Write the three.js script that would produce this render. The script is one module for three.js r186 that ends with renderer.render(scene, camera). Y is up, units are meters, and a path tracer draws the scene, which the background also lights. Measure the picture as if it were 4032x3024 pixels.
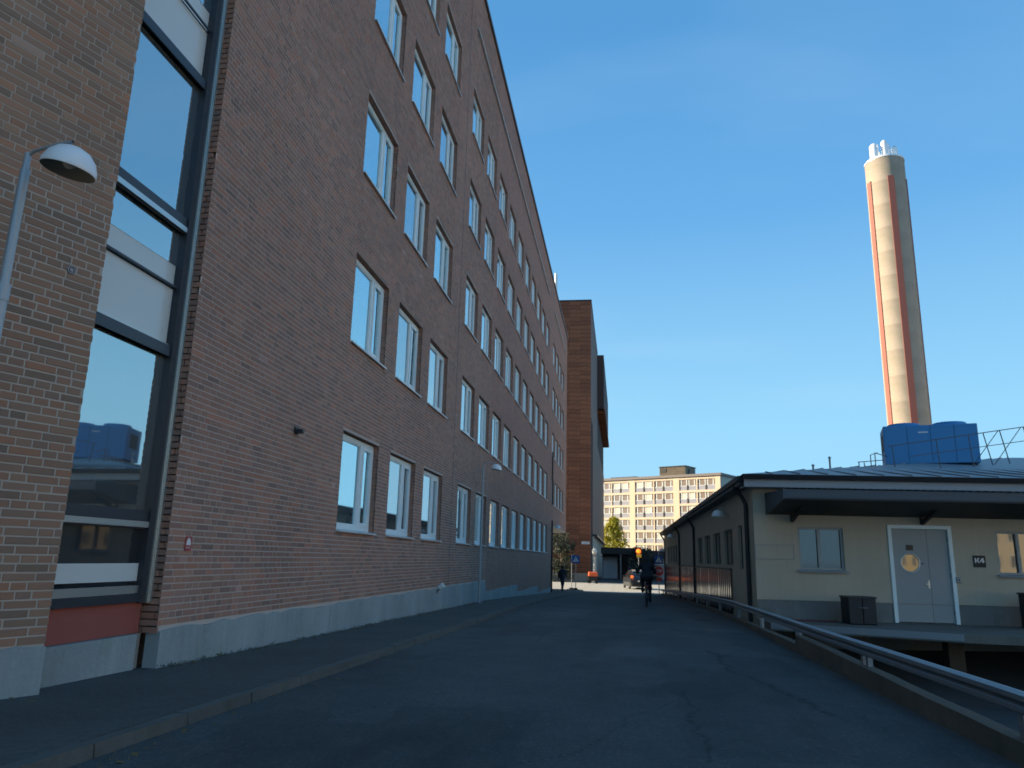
import * as THREE from 'three';
import { mergeGeometries } from 'three/addons/utils/BufferGeometryUtils.js';
import { RoundedBoxGeometry } from 'three/addons/geometries/RoundedBoxGeometry.js';
import { MarchingCubes } from 'three/addons/objects/MarchingCubes.js';

// ---------------------------------------------------------------- camera, sky, sun, exposure
const R = Math.PI / 180;
const scene = new THREE.Scene();
const camera = new THREE.PerspectiveCamera(54.07, 1024 / 768, 0.1, 4000);
camera.position.set(0, 1.2, 0);
camera.rotation.order = 'YXZ';
camera.rotation.set(13.0 * R, 8.4 * R, 1.45 * R);
camera.focus = 2; camera.userData.fStop = 9.5;                       // hand-held through a windscreen: focused short of the street
scene.add(camera);

const renderer = new THREE.WebGLRenderer({ antialias: true });
renderer.setSize(1024, 768);
renderer.toneMapping = THREE.LinearToneMapping;
renderer.toneMappingExposure = 2.3;
renderer.shadowMap.enabled = true;
renderer.shadowMap.type = THREE.PCFSoftShadowMap;

const SUN_EL = 23 * R, SUN_DIR = new THREE.Vector3(-0.995 * Math.cos(SUN_EL), Math.sin(SUN_EL), -0.02 * Math.cos(SUN_EL)).normalize();

// random numbers and noise -----------------------------------------------------------------
function rng(seed) { let a = seed >>> 0; return () => { a = (a + 0x6D2B79F5) | 0; let t = Math.imul(a ^ (a >>> 15), 1 | a); t = (t + Math.imul(t ^ (t >>> 7), 61 | t)) ^ t; return ((t ^ (t >>> 14)) >>> 0) / 4294967296; }; }
function hash2(x, y, s = 0) { let h = Math.imul(x, 374761393) + Math.imul(y, 668265263) + Math.imul(s, 1442695041); h = Math.imul(h ^ (h >>> 13), 1274126177); return ((h ^ (h >>> 16)) >>> 0) / 4294967296; }
const sm = t => t * t * (3 - 2 * t);
function vnoise(x, y, px = 0, py = 0, s = 0) {       // value noise, repeating every px, py cells when given
  const xi = Math.floor(x), yi = Math.floor(y), fx = sm(x - xi), fy = sm(y - yi);
  const w = (v, p) => p ? ((v % p) + p) % p : v;
  const a = hash2(w(xi, px), w(yi, py), s), b = hash2(w(xi + 1, px), w(yi, py), s), c = hash2(w(xi, px), w(yi + 1, py), s), d = hash2(w(xi + 1, px), w(yi + 1, py), s);
  return a + (b - a) * fx + (c - a) * fy + (a - b - c + d) * fx * fy;
}
function fbm(x, y, o = 4, p = 0, q = 0, s = 0) { let v = 0, a = 0.5, t = 0; for (let i = 0; i < o; i++) { v += a * vnoise(x, y, p, q, s + i); t += a; x *= 2; y *= 2; p *= 2; q *= 2; a *= 0.5; } return v / t; }
const clamp = (v, a = 0, b = 1) => Math.min(b, Math.max(a, v));
const lerp = (a, b, t) => a + (b - a) * t;
function interp(x, xs, ys) { if (x <= xs[0]) return ys[0]; for (let i = 1; i < xs.length; i++) if (x <= xs[i]) return lerp(ys[i - 1], ys[i], (x - xs[i - 1]) / (xs[i] - xs[i - 1])); return ys[ys.length - 1]; }

{ // clear evening sky: deep blue above, pale towards the horizon, a few faint wisps of cirrus
  const W = 1024, H = 512, d = new Float32Array(W * H * 4);
  const el = [-90, -4, 0, 4, 10, 25, 38, 65, 90];
  const c0 = [.09, .19, .18, .17, .145, .066, .044, .033, .030], c1 = [.13, .32, .33, .325, .305, .192, .150, .118, .108], c2 = [.17, .43, .44, .44, .435, .362, .306, .252, .24];
  for (let j = 0; j < H; j++) for (let i = 0; i < W; i++) {
    const e = ((j + .5) / H - .5) * 180, az = (i + .5) / W * Math.PI * 2;
    let r = interp(e, el, c0), g = interp(e, el, c1), b = interp(e, el, c2);
    if (e > 0) {
      const u = Math.cos(az) / Math.tan((e + 9) * R), v = Math.sin(az) / Math.tan((e + 9) * R);
      const n = fbm(u * 1.1 + 7.3, v * 3.1 + 2.2, 5, 0, 0, 3);
      const k = clamp((n - .56) * 3.2) * .15 * clamp(e / 8);
      r = lerp(r, .25, k); g = lerp(g, .34, k); b = lerp(b, .43, k);
    }
    const o = (j * W + i) * 4; d[o] = r; d[o + 1] = g; d[o + 2] = b; d[o + 3] = 1;
  }
  const sky = new THREE.DataTexture(d, W, H, THREE.RGBAFormat, THREE.FloatType);
  sky.mapping = THREE.EquirectangularReflectionMapping; sky.magFilter = sky.minFilter = THREE.LinearFilter; sky.needsUpdate = true;
  scene.background = sky; scene.environment = sky;
}
const sun = new THREE.DirectionalLight(new THREE.Color().setRGB(1, .83, .60), 5);
sun.position.copy(SUN_DIR).multiplyScalar(200).add(new THREE.Vector3(0, 0, -60)); sun.target.position.set(0, 0, -60);
sun.castShadow = true; sun.shadow.mapSize.set(4096, 4096);
Object.assign(sun.shadow.camera, { left: -140, right: 140, top: 80, bottom: -60, near: 1, far: 480 });
scene.add(sun, sun.target);

// ---------------------------------------------------------------- helpers
const V = (x, y, z) => new THREE.Vector3(x, y, z);
const L = (r, g, b) => new THREE.Color().setRGB(r, g, b);
const taken = {};
function numbered(n) { if (!(n in taken)) { taken[n] = 0; return n; } taken[n]++; return `${n}_${String(taken[n]).padStart(3, '0')}`; }
function mat(o) { const { rgb, ...k } = o; const m = k.physical ? new THREE.MeshPhysicalMaterial() : new THREE.MeshStandardMaterial(); delete k.physical; if (rgb) m.color.setRGB(...rgb); m.roughness = .85; Object.assign(m, k); return m; }
class GB {                                                           // collects faces, makes one geometry
  constructor() { this.p = []; this.n = []; this.t = []; this.c = []; this.i = []; this.hasC = false; }
  quad(a, b, c, d, col, uv) {
    const k = this.p.length / 3, n = new THREE.Vector3().subVectors(b, a).cross(new THREE.Vector3().subVectors(d, a)).normalize();
    for (const v of [a, b, c, d]) { this.p.push(v.x, v.y, v.z); this.n.push(n.x, n.y, n.z); }
    if (uv) this.t.push(...uv); else for (const v of [a, b, c, d]) { const ax = Math.abs(n.x), ay = Math.abs(n.y), az = Math.abs(n.z); if (ay > ax && ay > az) this.t.push(v.x, v.z); else if (ax > az) this.t.push(v.z, v.y); else this.t.push(v.x, v.y); }
    if (col) { this.hasC = true; for (let j = 0; j < 4; j++) this.c.push(...col); }
    this.i.push(k, k + 1, k + 2, k, k + 2, k + 3); return this;
  }
  hexa(q, col, skip = '') {                                         // 8 corners: bottom ring 0-3 (counter-clockwise from above), top ring 4-7
    const f = [[0, 1, 5, 4], [1, 2, 6, 5], [2, 3, 7, 6], [3, 0, 4, 7], [4, 5, 6, 7], [3, 2, 1, 0]];
    f.forEach((s, j) => { if (!skip.includes(String(j))) this.quad(q[s[0]], q[s[1]], q[s[2]], q[s[3]], col); }); return this;
  }
  box(x0, x1, y0, y1, z0, z1, col) { return this.hexa([V(x0, y0, z1), V(x1, y0, z1), V(x1, y0, z0), V(x0, y0, z0), V(x0, y1, z1), V(x1, y1, z1), V(x1, y1, z0), V(x0, y1, z0)], col); }
  bar(a, b, w, h = w) {                                             // box along a segment
    const d = new THREE.Vector3().subVectors(b, a).normalize(), up = Math.abs(d.y) > .95 ? V(1, 0, 0) : V(0, 1, 0);
    const s = new THREE.Vector3().crossVectors(d, up).normalize().multiplyScalar(w / 2), t = new THREE.Vector3().crossVectors(s, d).normalize().multiplyScalar(h / 2);
    const q = []; for (const e of [a, b]) q.push(e.clone().sub(s).sub(t), e.clone().add(s).sub(t), e.clone().add(s).add(t), e.clone().sub(s).add(t));
    const f = [[0, 1, 5, 4], [1, 2, 6, 5], [2, 3, 7, 6], [3, 0, 4, 7], [4, 5, 6, 7], [3, 2, 1, 0]];
    f.forEach(k => this.quad(q[k[0]], q[k[1]], q[k[2]], q[k[3]])); return this;
  }
  geo() {
    const g = new THREE.BufferGeometry(); g.setAttribute('position', new THREE.Float32BufferAttribute(this.p, 3)); g.setAttribute('normal', new THREE.Float32BufferAttribute(this.n, 3)); g.setAttribute('uv', new THREE.Float32BufferAttribute(this.t, 2));
    if (this.hasC) g.setAttribute('color', new THREE.Float32BufferAttribute(this.c, 3)); g.setIndex(this.i); return g;
  }
}
function obj(name, geo, m, parent = scene) {
  if (geo instanceof GB) geo = geo.geo(); if (Array.isArray(geo)) geo = mergeGeometries(geo.map(g => g instanceof GB ? g.geo() : g).map(g => { for (const k of Object.keys(g.attributes)) if (!['position', 'normal', 'uv'].includes(k)) g.deleteAttribute(k); return g.index ? g.toNonIndexed() : g; }));
  const o = new THREE.Mesh(geo, m); o.name = parent === scene ? numbered(name) : name; o.castShadow = o.receiveShadow = true; parent.add(o); return o;
}
function tag(o, label, category, group) { o.userData.label = label; o.userData.category = category; if (group) o.userData.group = group; return o; }
function thing(name, label, category, pos = [0, 0, 0], turn = 0, group) { const o = new THREE.Group(); o.name = numbered(name); o.position.set(...pos); o.rotation.y = turn; scene.add(o); return tag(o, label, category, group); }
function grp(name, parent, x = 0, y = 0, z = 0) { const o = new THREE.Group(); o.name = name; o.position.set(x, y, z); parent.add(o); return o; }
function struct(name, geo, m) { const o = obj(name, geo, m); o.userData.kind = 'structure'; return o; }
const cyl = (r0, r1, h, seg = 16, x = 0, y = 0, z = 0, open = false) => new THREE.CylinderGeometry(r1, r0, h, seg, 1, open).translate(x, y + h / 2, z);
const bx = (w, h, d, x, y, z) => new THREE.BoxGeometry(w, h, d).translate(x, y, z);
const rbx = (w, h, d, r, x, y, z) => new RoundedBoxGeometry(w, h, d, 2, r).translate(x, y, z);
const tube = (pts, r, n = 24, s = 8) => new THREE.TubeGeometry(new THREE.CatmullRomCurve3(pts.map(p => V(...p)), false, 'catmullrom', .15), n, r, s);
function dataTex(w, h, f, srgb = true, repeat) {
  const d = new Uint8Array(w * h * 4), o = [0, 0, 0];
  for (let j = 0; j < h; j++) for (let i = 0; i < w; i++) { f(i, j, o); const k = (j * w + i) * 4; for (let c = 0; c < 3; c++) { let v = clamp(o[c]); if (srgb) v = v <= .0031308 ? v * 12.92 : 1.055 * Math.pow(v, 1 / 2.4) - .055; d[k + c] = Math.round(v * 255); } d[k + 3] = 255; }
  const t = new THREE.DataTexture(d, w, h, THREE.RGBAFormat); t.magFilter = THREE.LinearFilter; t.minFilter = THREE.LinearMipmapLinearFilter; t.generateMipmaps = true; t.wrapS = t.wrapT = THREE.RepeatWrapping; if (srgb) t.colorSpace = THREE.SRGBColorSpace; if (repeat) t.repeat.set(repeat[0], repeat[1]); t.needsUpdate = true; return t;
}

// ---------------------------------------------------------------- materials
const gritBump = dataTex(512, 512, (i, j, o) => { const v = .5 * fbm(i / 4, j / 4, 3, 128, 128, 5) + .5 * hash2(i, j, 9); o[0] = o[1] = o[2] = v; }, false, [1 / 1.5, 1 / 1.5]);
const asphaltMap = dataTex(512, 512, (i, j, o) => { const b = fbm(i / 128, j / 128, 4, 4, 4, 21), f = hash2(i, j, 4), m = fbm(i / 6, j / 6, 3, 85, 85, 8); let v = .052 * (.72 + .5 * b) * (.75 + .5 * m) + (f > .93 ? .03 : 0) * f; o[0] = v * 1.02; o[1] = v; o[2] = v * .97; }, true, [1 / 3, 1 / 3]);
const concreteMap = dataTex(512, 512, (i, j, o) => { const b = fbm(i / 90, j / 200, 5, 0, 0, 31), f = fbm(i / 5, j / 5, 3, 0, 0, 12), s = fbm(i / 10, j / 260, 3, 0, 0, 44); let v = .30 * (.62 + .5 * b + .16 * f + .16 * s); const moss = clamp((fbm(i / 40, j / 40, 4, 0, 0, 71) - .58) * 4) * .4; o[0] = v * (1 - .35 * moss); o[1] = v * (1.0 - .22 * moss); o[2] = v * (.94 - .4 * moss); }, true, [1 / 2.5, 1 / 2.5]);
const plasterMap = dataTex(512, 512, (i, j, o) => { const b = fbm(i / 110, j / 110, 5, 0, 0, 61), s = fbm(i / 9, j / 190, 4, 0, 0, 63), f = fbm(i / 3, j / 3, 2, 0, 0, 64); const v = .86 + .16 * b + .08 * (s - .5) + .07 * (f - .5); o[0] = .50 * v; o[1] = .43 * v; o[2] = .33 * v; }, true, [1 / 4, 1 / 4]);
const corrRust = dataTex(512, 512, (i, j, o) => { const b = fbm(i / 60, j / 120, 5, 0, 0, 81), f = fbm(i / 6, j / 6, 3, 0, 0, 82), v = .55 + .6 * b + .25 * (f - .5); o[0] = .25 * v; o[1] = .088 * v; o[2] = .040 * v; }, true, [1 / 4, 1 / 4]);
const BT = [[0.348, 0.191, 0.136], [0.323, 0.181, 0.132], [0.372, 0.195, 0.136], [0.284, 0.171, 0.13], [0.333, 0.195, 0.144], [0.387, 0.187, 0.123], [0.304, 0.181, 0.138], [0.358, 0.205, 0.144], [0.25, 0.158, 0.122], [0.338, 0.181, 0.128]];
const MORTAR = [.49, .425, .37], MORTAR_FAR = [.40, .235, .185];
const COURSE = .0667, JOINT = .012;
const brickTex = (() => {                                             // 6.4 m square of the same bond, for the far part of the wall
  const W = 1536, S = 6.4, NC = 96, cells = []; const r = rng(77);
  for (let c = 0; c < NC; c++) { let u = 0; const row = []; while (u < S - .01) { let w = r() < .48 ? .238 : .113; if (S - (u + w + JOINT) < .1) w = S - u - JOINT; const b = BT[Math.floor(r() * BT.length)], k = (.88 + .24 * r()) * (.86 + .28 * fbm(u / 1.6, c / 24, 3, 4, 4, 60)); row.push([u, u + w, b[0] * k, b[1] * k, b[2] * k]); u += w + JOINT; } cells.push(row); }
  const rowOf = j => { const y = j / W * S, c = Math.min(NC - 1, Math.floor(y / (S / NC))); return [c, y - c * (S / NC)]; };
  const pick = (i, j) => { const [c, dy] = rowOf(j), x = i / W * S; if (dy < JOINT) return null; const row = cells[c]; let lo = 0, hi = row.length - 1; while (lo < hi) { const m = (lo + hi + 1) >> 1; if (row[m][0] <= x) lo = m; else hi = m - 1; } const q = row[lo]; return x < q[1] ? q : null; };
  return { map: dataTex(W, W, (i, j, o) => { const q = pick(i, j), f = .88 + .24 * hash2(i, j, 3); if (q) { o[0] = q[2] * f; o[1] = q[3] * f; o[2] = q[4] * f; } else { o[0] = MORTAR_FAR[0] * f; o[1] = MORTAR_FAR[1] * f; o[2] = MORTAR_FAR[2] * f; } }, true, [1 / S, 1 / S]),
    bump: dataTex(W, W, (i, j, o) => { o[0] = o[1] = o[2] = pick(i, j) ? 1 : 0; }, false, [1 / S, 1 / S]) };
})();
const M = {
  brick: mat({ vertexColors: true, roughness: .9, bumpMap: gritBump, bumpScale: .002 }),
  bricks: BT.map(c => mat({ rgb: [c[0] * .95, c[1] * 1.03, c[2] * .96], roughness: .9, bumpMap: gritBump, bumpScale: .002 })),
  brickFar: mat({ map: brickTex.map, bumpMap: brickTex.bump, bumpScale: .008, roughness: .9 }),
  mortar: mat({ rgb: MORTAR, roughness: .95, bumpMap: gritBump, bumpScale: .003 }),
  mortarTan: mat({ rgb: [.43, .37, .31], roughness: .95, bumpMap: gritBump, bumpScale: .003 }),
  dock: mat({ map: concreteMap, rgb: [.46, .45, .42], roughness: .92, bumpMap: gritBump, bumpScale: .004 }),
  plinth: mat({ map: concreteMap, rgb: [.95, 1.10, 1.18], roughness: .92, bumpMap: gritBump, bumpScale: .004 }),
  concrete: mat({ map: concreteMap, rgb: [.72, .70, .66], roughness: .92, bumpMap: gritBump, bumpScale: .004 }),
  wallDark: mat({ map: concreteMap, rgb: [.40, .32, .25], roughness: .95, bumpMap: gritBump, bumpScale: .006 }),
  kerb: mat({ map: concreteMap, rgb: [.33, .31, .285], roughness: .9, bumpMap: gritBump, bumpScale: .005 }),
  asphalt: mat({ map: asphaltMap, roughness: .93, bumpMap: gritBump, bumpScale: .006 }),
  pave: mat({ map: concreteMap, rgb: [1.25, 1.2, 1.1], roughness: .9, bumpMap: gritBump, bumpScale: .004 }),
  white: mat({ rgb: [.74, .82, .82], roughness: .45 }),
  sill: mat({ rgb: [.62, .66, .66], roughness: .4, metalness: .2 }),
  glass: mat({ rgb: [.56, .76, .80], roughness: .025, metalness: .9 }),
  glassStair: mat({ rgb: [.54, .60, .60], roughness: .02, metalness: .9 }),
  glassDark: mat({ physical: true, rgb: [.02, .025, .03], roughness: .04, metalness: 0, ior: 1.7, clearcoat: 1, clearcoatRoughness: .02 }),
  frameDark: mat({ rgb: [.045, .05, .06], roughness: .4, metalness: .3 }),
  alu: mat({ rgb: [.55, .57, .55], roughness: .35, metalness: .8 }),
  spandrel: mat({ rgb: [.62, .66, .64], roughness: .12 }),
  redPanel: mat({ rgb: [.30, .085, .065], roughness: .8, bumpMap: gritBump, bumpScale: .003 }),
  galv: mat({ rgb: [.27, .285, .30], roughness: .5, metalness: .6, bumpMap: gritBump, bumpScale: .001 }),
  poleGrey: mat({ rgb: [.36, .40, .42], roughness: .5, metalness: .4 }),
  dome: mat({ rgb: [.80, .82, .82], roughness: .28 }),
  domeIn: mat({ rgb: [.40, .36, .26], roughness: .5 }),
  bulbOff: mat({ rgb: [.75, .72, .6], roughness: .2 }),
  plaster: mat({ map: plasterMap, roughness: .92, bumpMap: gritBump, bumpScale: .004 }),
  plasterBase: mat({ map: concreteMap, rgb: [.62, .60, .60], roughness: .92, bumpMap: gritBump, bumpScale: .004 }),
  roofMetal: mat({ rgb: [.27, .275, .28], roughness: .55, metalness: .35, bumpMap: gritBump, bumpScale: .001 }),
  gutter: mat({ rgb: [.03, .032, .036], roughness: .5, metalness: .3 }),
  fascia: mat({ rgb: [.30, .33, .36], roughness: .5 }),
  canopyBlue: mat({ rgb: [.07, .085, .10], roughness: .55, metalness: .2 }),
  black: mat({ rgb: [.018, .018, .02], roughness: .6 }),
  doorPaint: mat({ rgb: [.29, .31, .31], roughness: .45, bumpMap: gritBump, bumpScale: .0012 }),
  clad: mat({ physical: true, rgb: [.045, .032, .034], roughness: .2, metalness: 0, clearcoat: .7, clearcoatRoughness: .12 }),
  rail: mat({ rgb: [.10, .11, .12], roughness: .6, metalness: .3 }),
  chiller: mat({ rgb: [.04, .23, .48], roughness: .5 }),
  chimney: mat({ map: concreteMap, rgb: [1.16, .97, .80], roughness: .92, bumpMap: gritBump, bumpScale: .004 }),
  chimRed: mat({ rgb: [.30, .10, .072], roughness: .75 }),
  steel: mat({ rgb: [.88, .87, .84], roughness: .42, metalness: .35 }),
  rust: mat({ map: corrRust, roughness: .75 }),
  rustB: mat({ map: corrRust, rgb: [.86, .82, .8], roughness: .75 }),
  rustC: mat({ map: corrRust, rgb: [1.12, 1.12, 1.1], roughness: .75 }),
  rustJoint: mat({ rgb: [.03, .016, .012], roughness: .9 }),
  aptWall: mat({ rgb: [.70, .575, .425], roughness: .9, bumpMap: gritBump, bumpScale: .003 }),
  aptGable: mat({ rgb: [.50, .47, .40], roughness: .9 }),
  aptSpandrel: mat({ rgb: [.30, .31, .36], roughness: .6 }),
  aptGlass: mat({ rgb: [.33, .265, .22], roughness: .12, metalness: .15 }),
  aptCurtain: mat({ rgb: [.66, .63, .52], roughness: .7 }),
  amber: mat({ rgb: [.9, .32, .02], emissive: new THREE.Color(1, .30, .01), emissiveIntensity: .42, roughness: .3 }),  // amber is emissive: a glow put into the face of the round sign
  tail: mat({ rgb: [.9, .14, .02], emissive: new THREE.Color(1, .17, .015), emissiveIntensity: .5, roughness: .25 }),
  yellow: mat({ rgb: [.72, .46, .03], roughness: .4 }),
  signRed: mat({ rgb: [.62, .05, .04], roughness: .4 }),
  signBlue: mat({ rgb: [.02, .09, .28], roughness: .4 }),
  signWhite: mat({ rgb: [.76, .76, .74], roughness: .4 }),
  orange: mat({ rgb: [.78, .13, .03], roughness: .5 }),
  carPaint: mat({ physical: true, rgb: [.012, .015, .02], roughness: .4, metalness: 0, clearcoat: .6, clearcoatRoughness: .08 }),
  rubber: mat({ rgb: [.02, .02, .02], roughness: .9 }),
  bark: mat({ rgb: [.09, .065, .045], roughness: .95 }),
};

// ---------------------------------------------------------------- ground
const ZS = [-200, -20, 0, 7, 12.8, 24.4, 36, 49, 60, 90, 200, 3000], SS = [.45, .45, .2, .10, .01, -.16, -.47, -.84, -1.1, -1.25, -1.3, -1.3];
const walk = z => interp(-z, ZS, SS);                                 // level of the footway along the brick front
const road = z => walk(z) - .10;
const wallX = z => interp(-z, [-20, 0, 8, 13, 20, 60], [2.2, 2.32, 2.5, 2.6, 2.72, 2.80]);   // street side of the low wall and rail
const XW = -4.45, KERB = -2.95;
function sheet(xs, zs, h, dy = 0) {
  const g = new GB(); for (let i = 0; i + 1 < xs.length; i++) for (let j = 0; j + 1 < zs.length; j++) { const a = xs[i], b = xs[i + 1], c = zs[j], d = zs[j + 1]; g.quad(V(a, h(a, d) + dy, d), V(b, h(b, d) + dy, d), V(b, h(b, c) + dy, c), V(a, h(a, c) + dy, c)); } return g;
}
const pitFloor = z => interp(-z, [-10, 2, 5, 14, 30], [.05, 0.0, -.25, -1.25, -1.35]);
const zz = [60, 20, 8, 4, 2, 0, -3, -5, -7, -10, -12.8, -16, -20, -24.4, -30, -36, -42, -49, -56, -60, -75, -90, -130, -200, -500, -1500].reverse();
struct('ground', sheet([-1200, -300, -60, -20, -4.5, 0, 2.55, 2.62, 12, 40, 300, 1200], zz, (x, z) => (x > 2.6 && x < 41 && z > -19 && z < 30) ? Math.min(pitFloor(z), road(z)) - .02 : road(z) - .02), M.asphalt);
// carriageway with its own worn asphalt, patches and cracks
const roadMap = (() => {
  const W = 512, H = 2048, LX = 6.4, LZ = 34, r = rng(5);
  const crack = new Float32Array(W * H), patch = new Float32Array(W * H);
  const dab = (x, z, rad, v) => { const ci = x / LX * W, cj = z / LZ * H, ri = rad / LX * W, rj = rad / LZ * H; for (let j = Math.floor(cj - rj - 1); j <= cj + rj + 1; j++) for (let i = Math.floor(ci - ri - 1); i <= ci + ri + 1; i++) { if (i < 0 || j < 0 || i >= W || j >= H) continue; const d = Math.hypot((i - ci) / ri, (j - cj) / rj); crack[j * W + i] = Math.max(crack[j * W + i], v * clamp(1.3 - d)); } };
  const walkCrack = (x, z, a, n, step, w, wob) => { for (let k = 0; k < n; k++) { x += Math.cos(a) * step; z += Math.sin(a) * step; a += (r() - .5) * wob; dab(x, z, w * (.6 + .8 * r()), .6 + .4 * r()); } };
  // x from the kerb (0) to the right edge, z from the camera forwards
  const poly = (pts, w) => { for (let k = 0; k + 1 < pts.length; k++) { const [x0, z0] = pts[k], [x1, z1] = pts[k + 1], n = Math.ceil(Math.hypot(x1 - x0, z1 - z0) / .03); for (let q = 0; q < n; q++) { const t = q / n; dab(lerp(x0, x1, t) + 2.95 + (fbm(t * 5 + k * 3, k, 3, 0, 0, 40) - .5) * .14, 6 - lerp(z0, z1, t) + (r() - .5) * .03, w * (.5 + .8 * r()), .7 + .3 * r()); } } };
  poly([[1.33, -11.2], [1.27, -10.3], [1.3, -9.5], [1.47, -9.0], [1.57, -8.04], [1.65, -7.29], [1.68, -6.9]], .036); poly([[1.24, -12.1], [1.38, -11.5], [1.33, -11.2]], .05); poly([[.58, -7.9], [.6, -7.0], [.52, -6.2], [.55, -5.0]], .02); poly([[2.0, -7.1], [1.9, -6.6], [2.05, -6.0]], .016);
  walkCrack(2.2, 10.2, 1.5, 50, .08, .018, .4); walkCrack(1.2, 17, 1.2, 60, .09, .02, .5); walkCrack(3.1, 24, 1.55, 60, .1, .022, .3); walkCrack(.35, 9, 1.55, 150, .1, .014, .15);
  for (let k = 0; k < 16; k++) walkCrack(r() * 5.5, 8 + r() * 24, r() * 6.3, 22, .08, .014, .8);
  return dataTex(W, H, (i, j, o) => {
    const x = i / W * LX, z = j / H * LZ, e = (fbm(x * 3, z * 3, 3, 0, 0, 91) - .5) * .25;
    const inP = (a, b, c, d) => x + e > a && x + e < b && z + e > c && z + e < d;
    const track = .5 + .5 * Math.cos((x - 1.4) * 3.9), big = fbm(x * .7, z * .35, 4, 0, 0, 15), mid = fbm(x * 4, z * 4, 3, 0, 0, 16), f = hash2(i, j, 17);
    const oil = clamp((fbm(x * 1.6 + 9, z * .8 + 3, 4, 0, 0, 120) - .56) * 6) * (.5 + .5 * fbm(x * 9, z * 9, 2, 0, 0, 121));
    let v = .056 * (.46 + .78 * big + .34 * mid + .10 * track) * (.78 + .44 * f); v *= 1 - .38 * oil;
    if (inP(3.4, 5.1, 11.2, 17.4)) v *= .80; if (inP(.3, 2.1, 25, 29.5)) v *= 1.2; if (inP(1.1, 6.2, 22.3, 23.0)) v *= 1.25; if (inP(1.2, 2.3, 10.1, 12.4)) v *= .82;
    if (f > .975) v += .035;
    v *= 1 - .85 * crack[j * W + i];
    o[0] = v * 1.02; o[1] = v; o[2] = v * .97;
  });
})();
roadMap.wrapS = roadMap.wrapT = THREE.ClampToEdgeWrapping;
{
  const g = new GB(), zs = []; for (let z = 6; z > -28; z -= 1) zs.push(z); zs.push(-28);
  for (let j = 0; j + 1 < zs.length; j++) { const c = zs[j], d = zs[j + 1], wc = wallX(c) + .02, wd = wallX(d) + .02; const u = x => (x - KERB) / 6.4, v = z => -(z - 6) / 34; g.quad(V(KERB, road(c), c), V(wc, road(c), c), V(wd, road(d), d), V(KERB, road(d), d), null, [u(KERB), v(c), u(wc), v(c), u(wd), v(d), u(KERB), v(d)]); }
  struct('road', g, mat({ map: roadMap, roughness: .93, bumpMap: gritBump, bumpScale: .006 }));
  const g2 = new GB(); const z2 = [-28, -32, -36, -42, -49, -55, -60]; for (let j = 0; j + 1 < z2.length; j++) { const c = z2[j], d = z2[j + 1]; g2.quad(V(KERB, road(c), c), V(wallX(c) + .02, road(c), c), V(wallX(d) + .02, road(d), d), V(KERB, road(d), d)); }
  struct('road', g2, M.asphalt);
  // pale cross street beyond the end of the brick front
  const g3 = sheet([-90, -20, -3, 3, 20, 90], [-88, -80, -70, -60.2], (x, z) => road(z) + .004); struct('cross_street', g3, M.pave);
  // footway
  const g4 = new GB(), z4 = []; for (let z = 6; z > -62; z -= 2) z4.push(z); z4.push(-62);
  for (let j = 0; j + 1 < z4.length; j++) { const c = z4[j], d = z4[j + 1]; g4.quad(V(-9, walk(c), c), V(KERB - .11, walk(c) - .02, c), V(KERB - .11, walk(d) - .02, d), V(-9, walk(d), d)); g4.quad(V(KERB - .11, walk(c) - .02, c), V(KERB - .11, walk(c) - .2, c), V(KERB - .11, walk(d) - .2, d), V(KERB - .11, walk(d) - .02, d)); }
  struct('pavement', g4, mat({ map: asphaltMap, rgb: [1.35, 1.3, 1.2], roughness: .93, bumpMap: gritBump, bumpScale: .006 }));
  // kerb stones
  const kr = rng(12), kerb = thing('kerb', 'low worn stone kerb edging the pavement along the brick building', 'kerb');
  let z = 4; let n = 0; while (z > -60) { const len = .92 + .16 * kr(), a = z, b = z - len + .012, dy = (kr() - .5) * .018, dx = (kr() - .5) * .014; const k = new GB(); const y0 = q => road(q) - .06, y1 = q => walk(q) - .018 + dy; const xa = KERB - .11 + dx, xb = KERB + dx;
    k.hexa([V(xa, y0(a), a), V(xb, y0(a), a), V(xb, y0(b), b), V(xa, y0(b), b), V(xa, y1(a), a), V(xb - .015, y1(a), a), V(xb - .015, y1(b), b), V(xa, y1(b), b)]); obj('kerb_stone', k, M.kerb, kerb); z -= len; }
}

// ---------------------------------------------------------------- brick building on the left
const bldg = thing('brick_building', 'long five-storey brown brick building with rows of white-framed windows', 'building');
const STOREY = 3.1, SILL0 = 1.56, OW = 1.86, OH = 1.60, PITCH = 2.58;
const cols = []; for (let k = 0; k < 3; k++) cols.push(11.56 + k * PITCH); for (let k = 0; k < 10; k++) cols.push(20.45 + k * 2.64);
const colsC = [48.85, 51.45, 54.05, 56.65];
const U_END = 61.8, U_NEAR = 7.06, U_B = 48.2, TOP = 19.55;
const plTop = u => u < 25.2 ? .44 : u < 33.1 ? .10 : u < 41.1 ? -.22 : -.55;
const openings = []; for (let f = 0; f < 5; f++) { for (const c of cols) openings.push([c, c + OW, SILL0 + f * STOREY, SILL0 + f * STOREY + OH]); if (f > 0) for (const c of colsC) openings.push([c, c + OW, SILL0 + f * STOREY, SILL0 + f * STOREY + OH]); }
const PASS_Y = 3.35;                                                  // covered passage under the far end
openings.push([U_B + 1.1, U_END + 1, -5, PASS_Y]);

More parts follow.
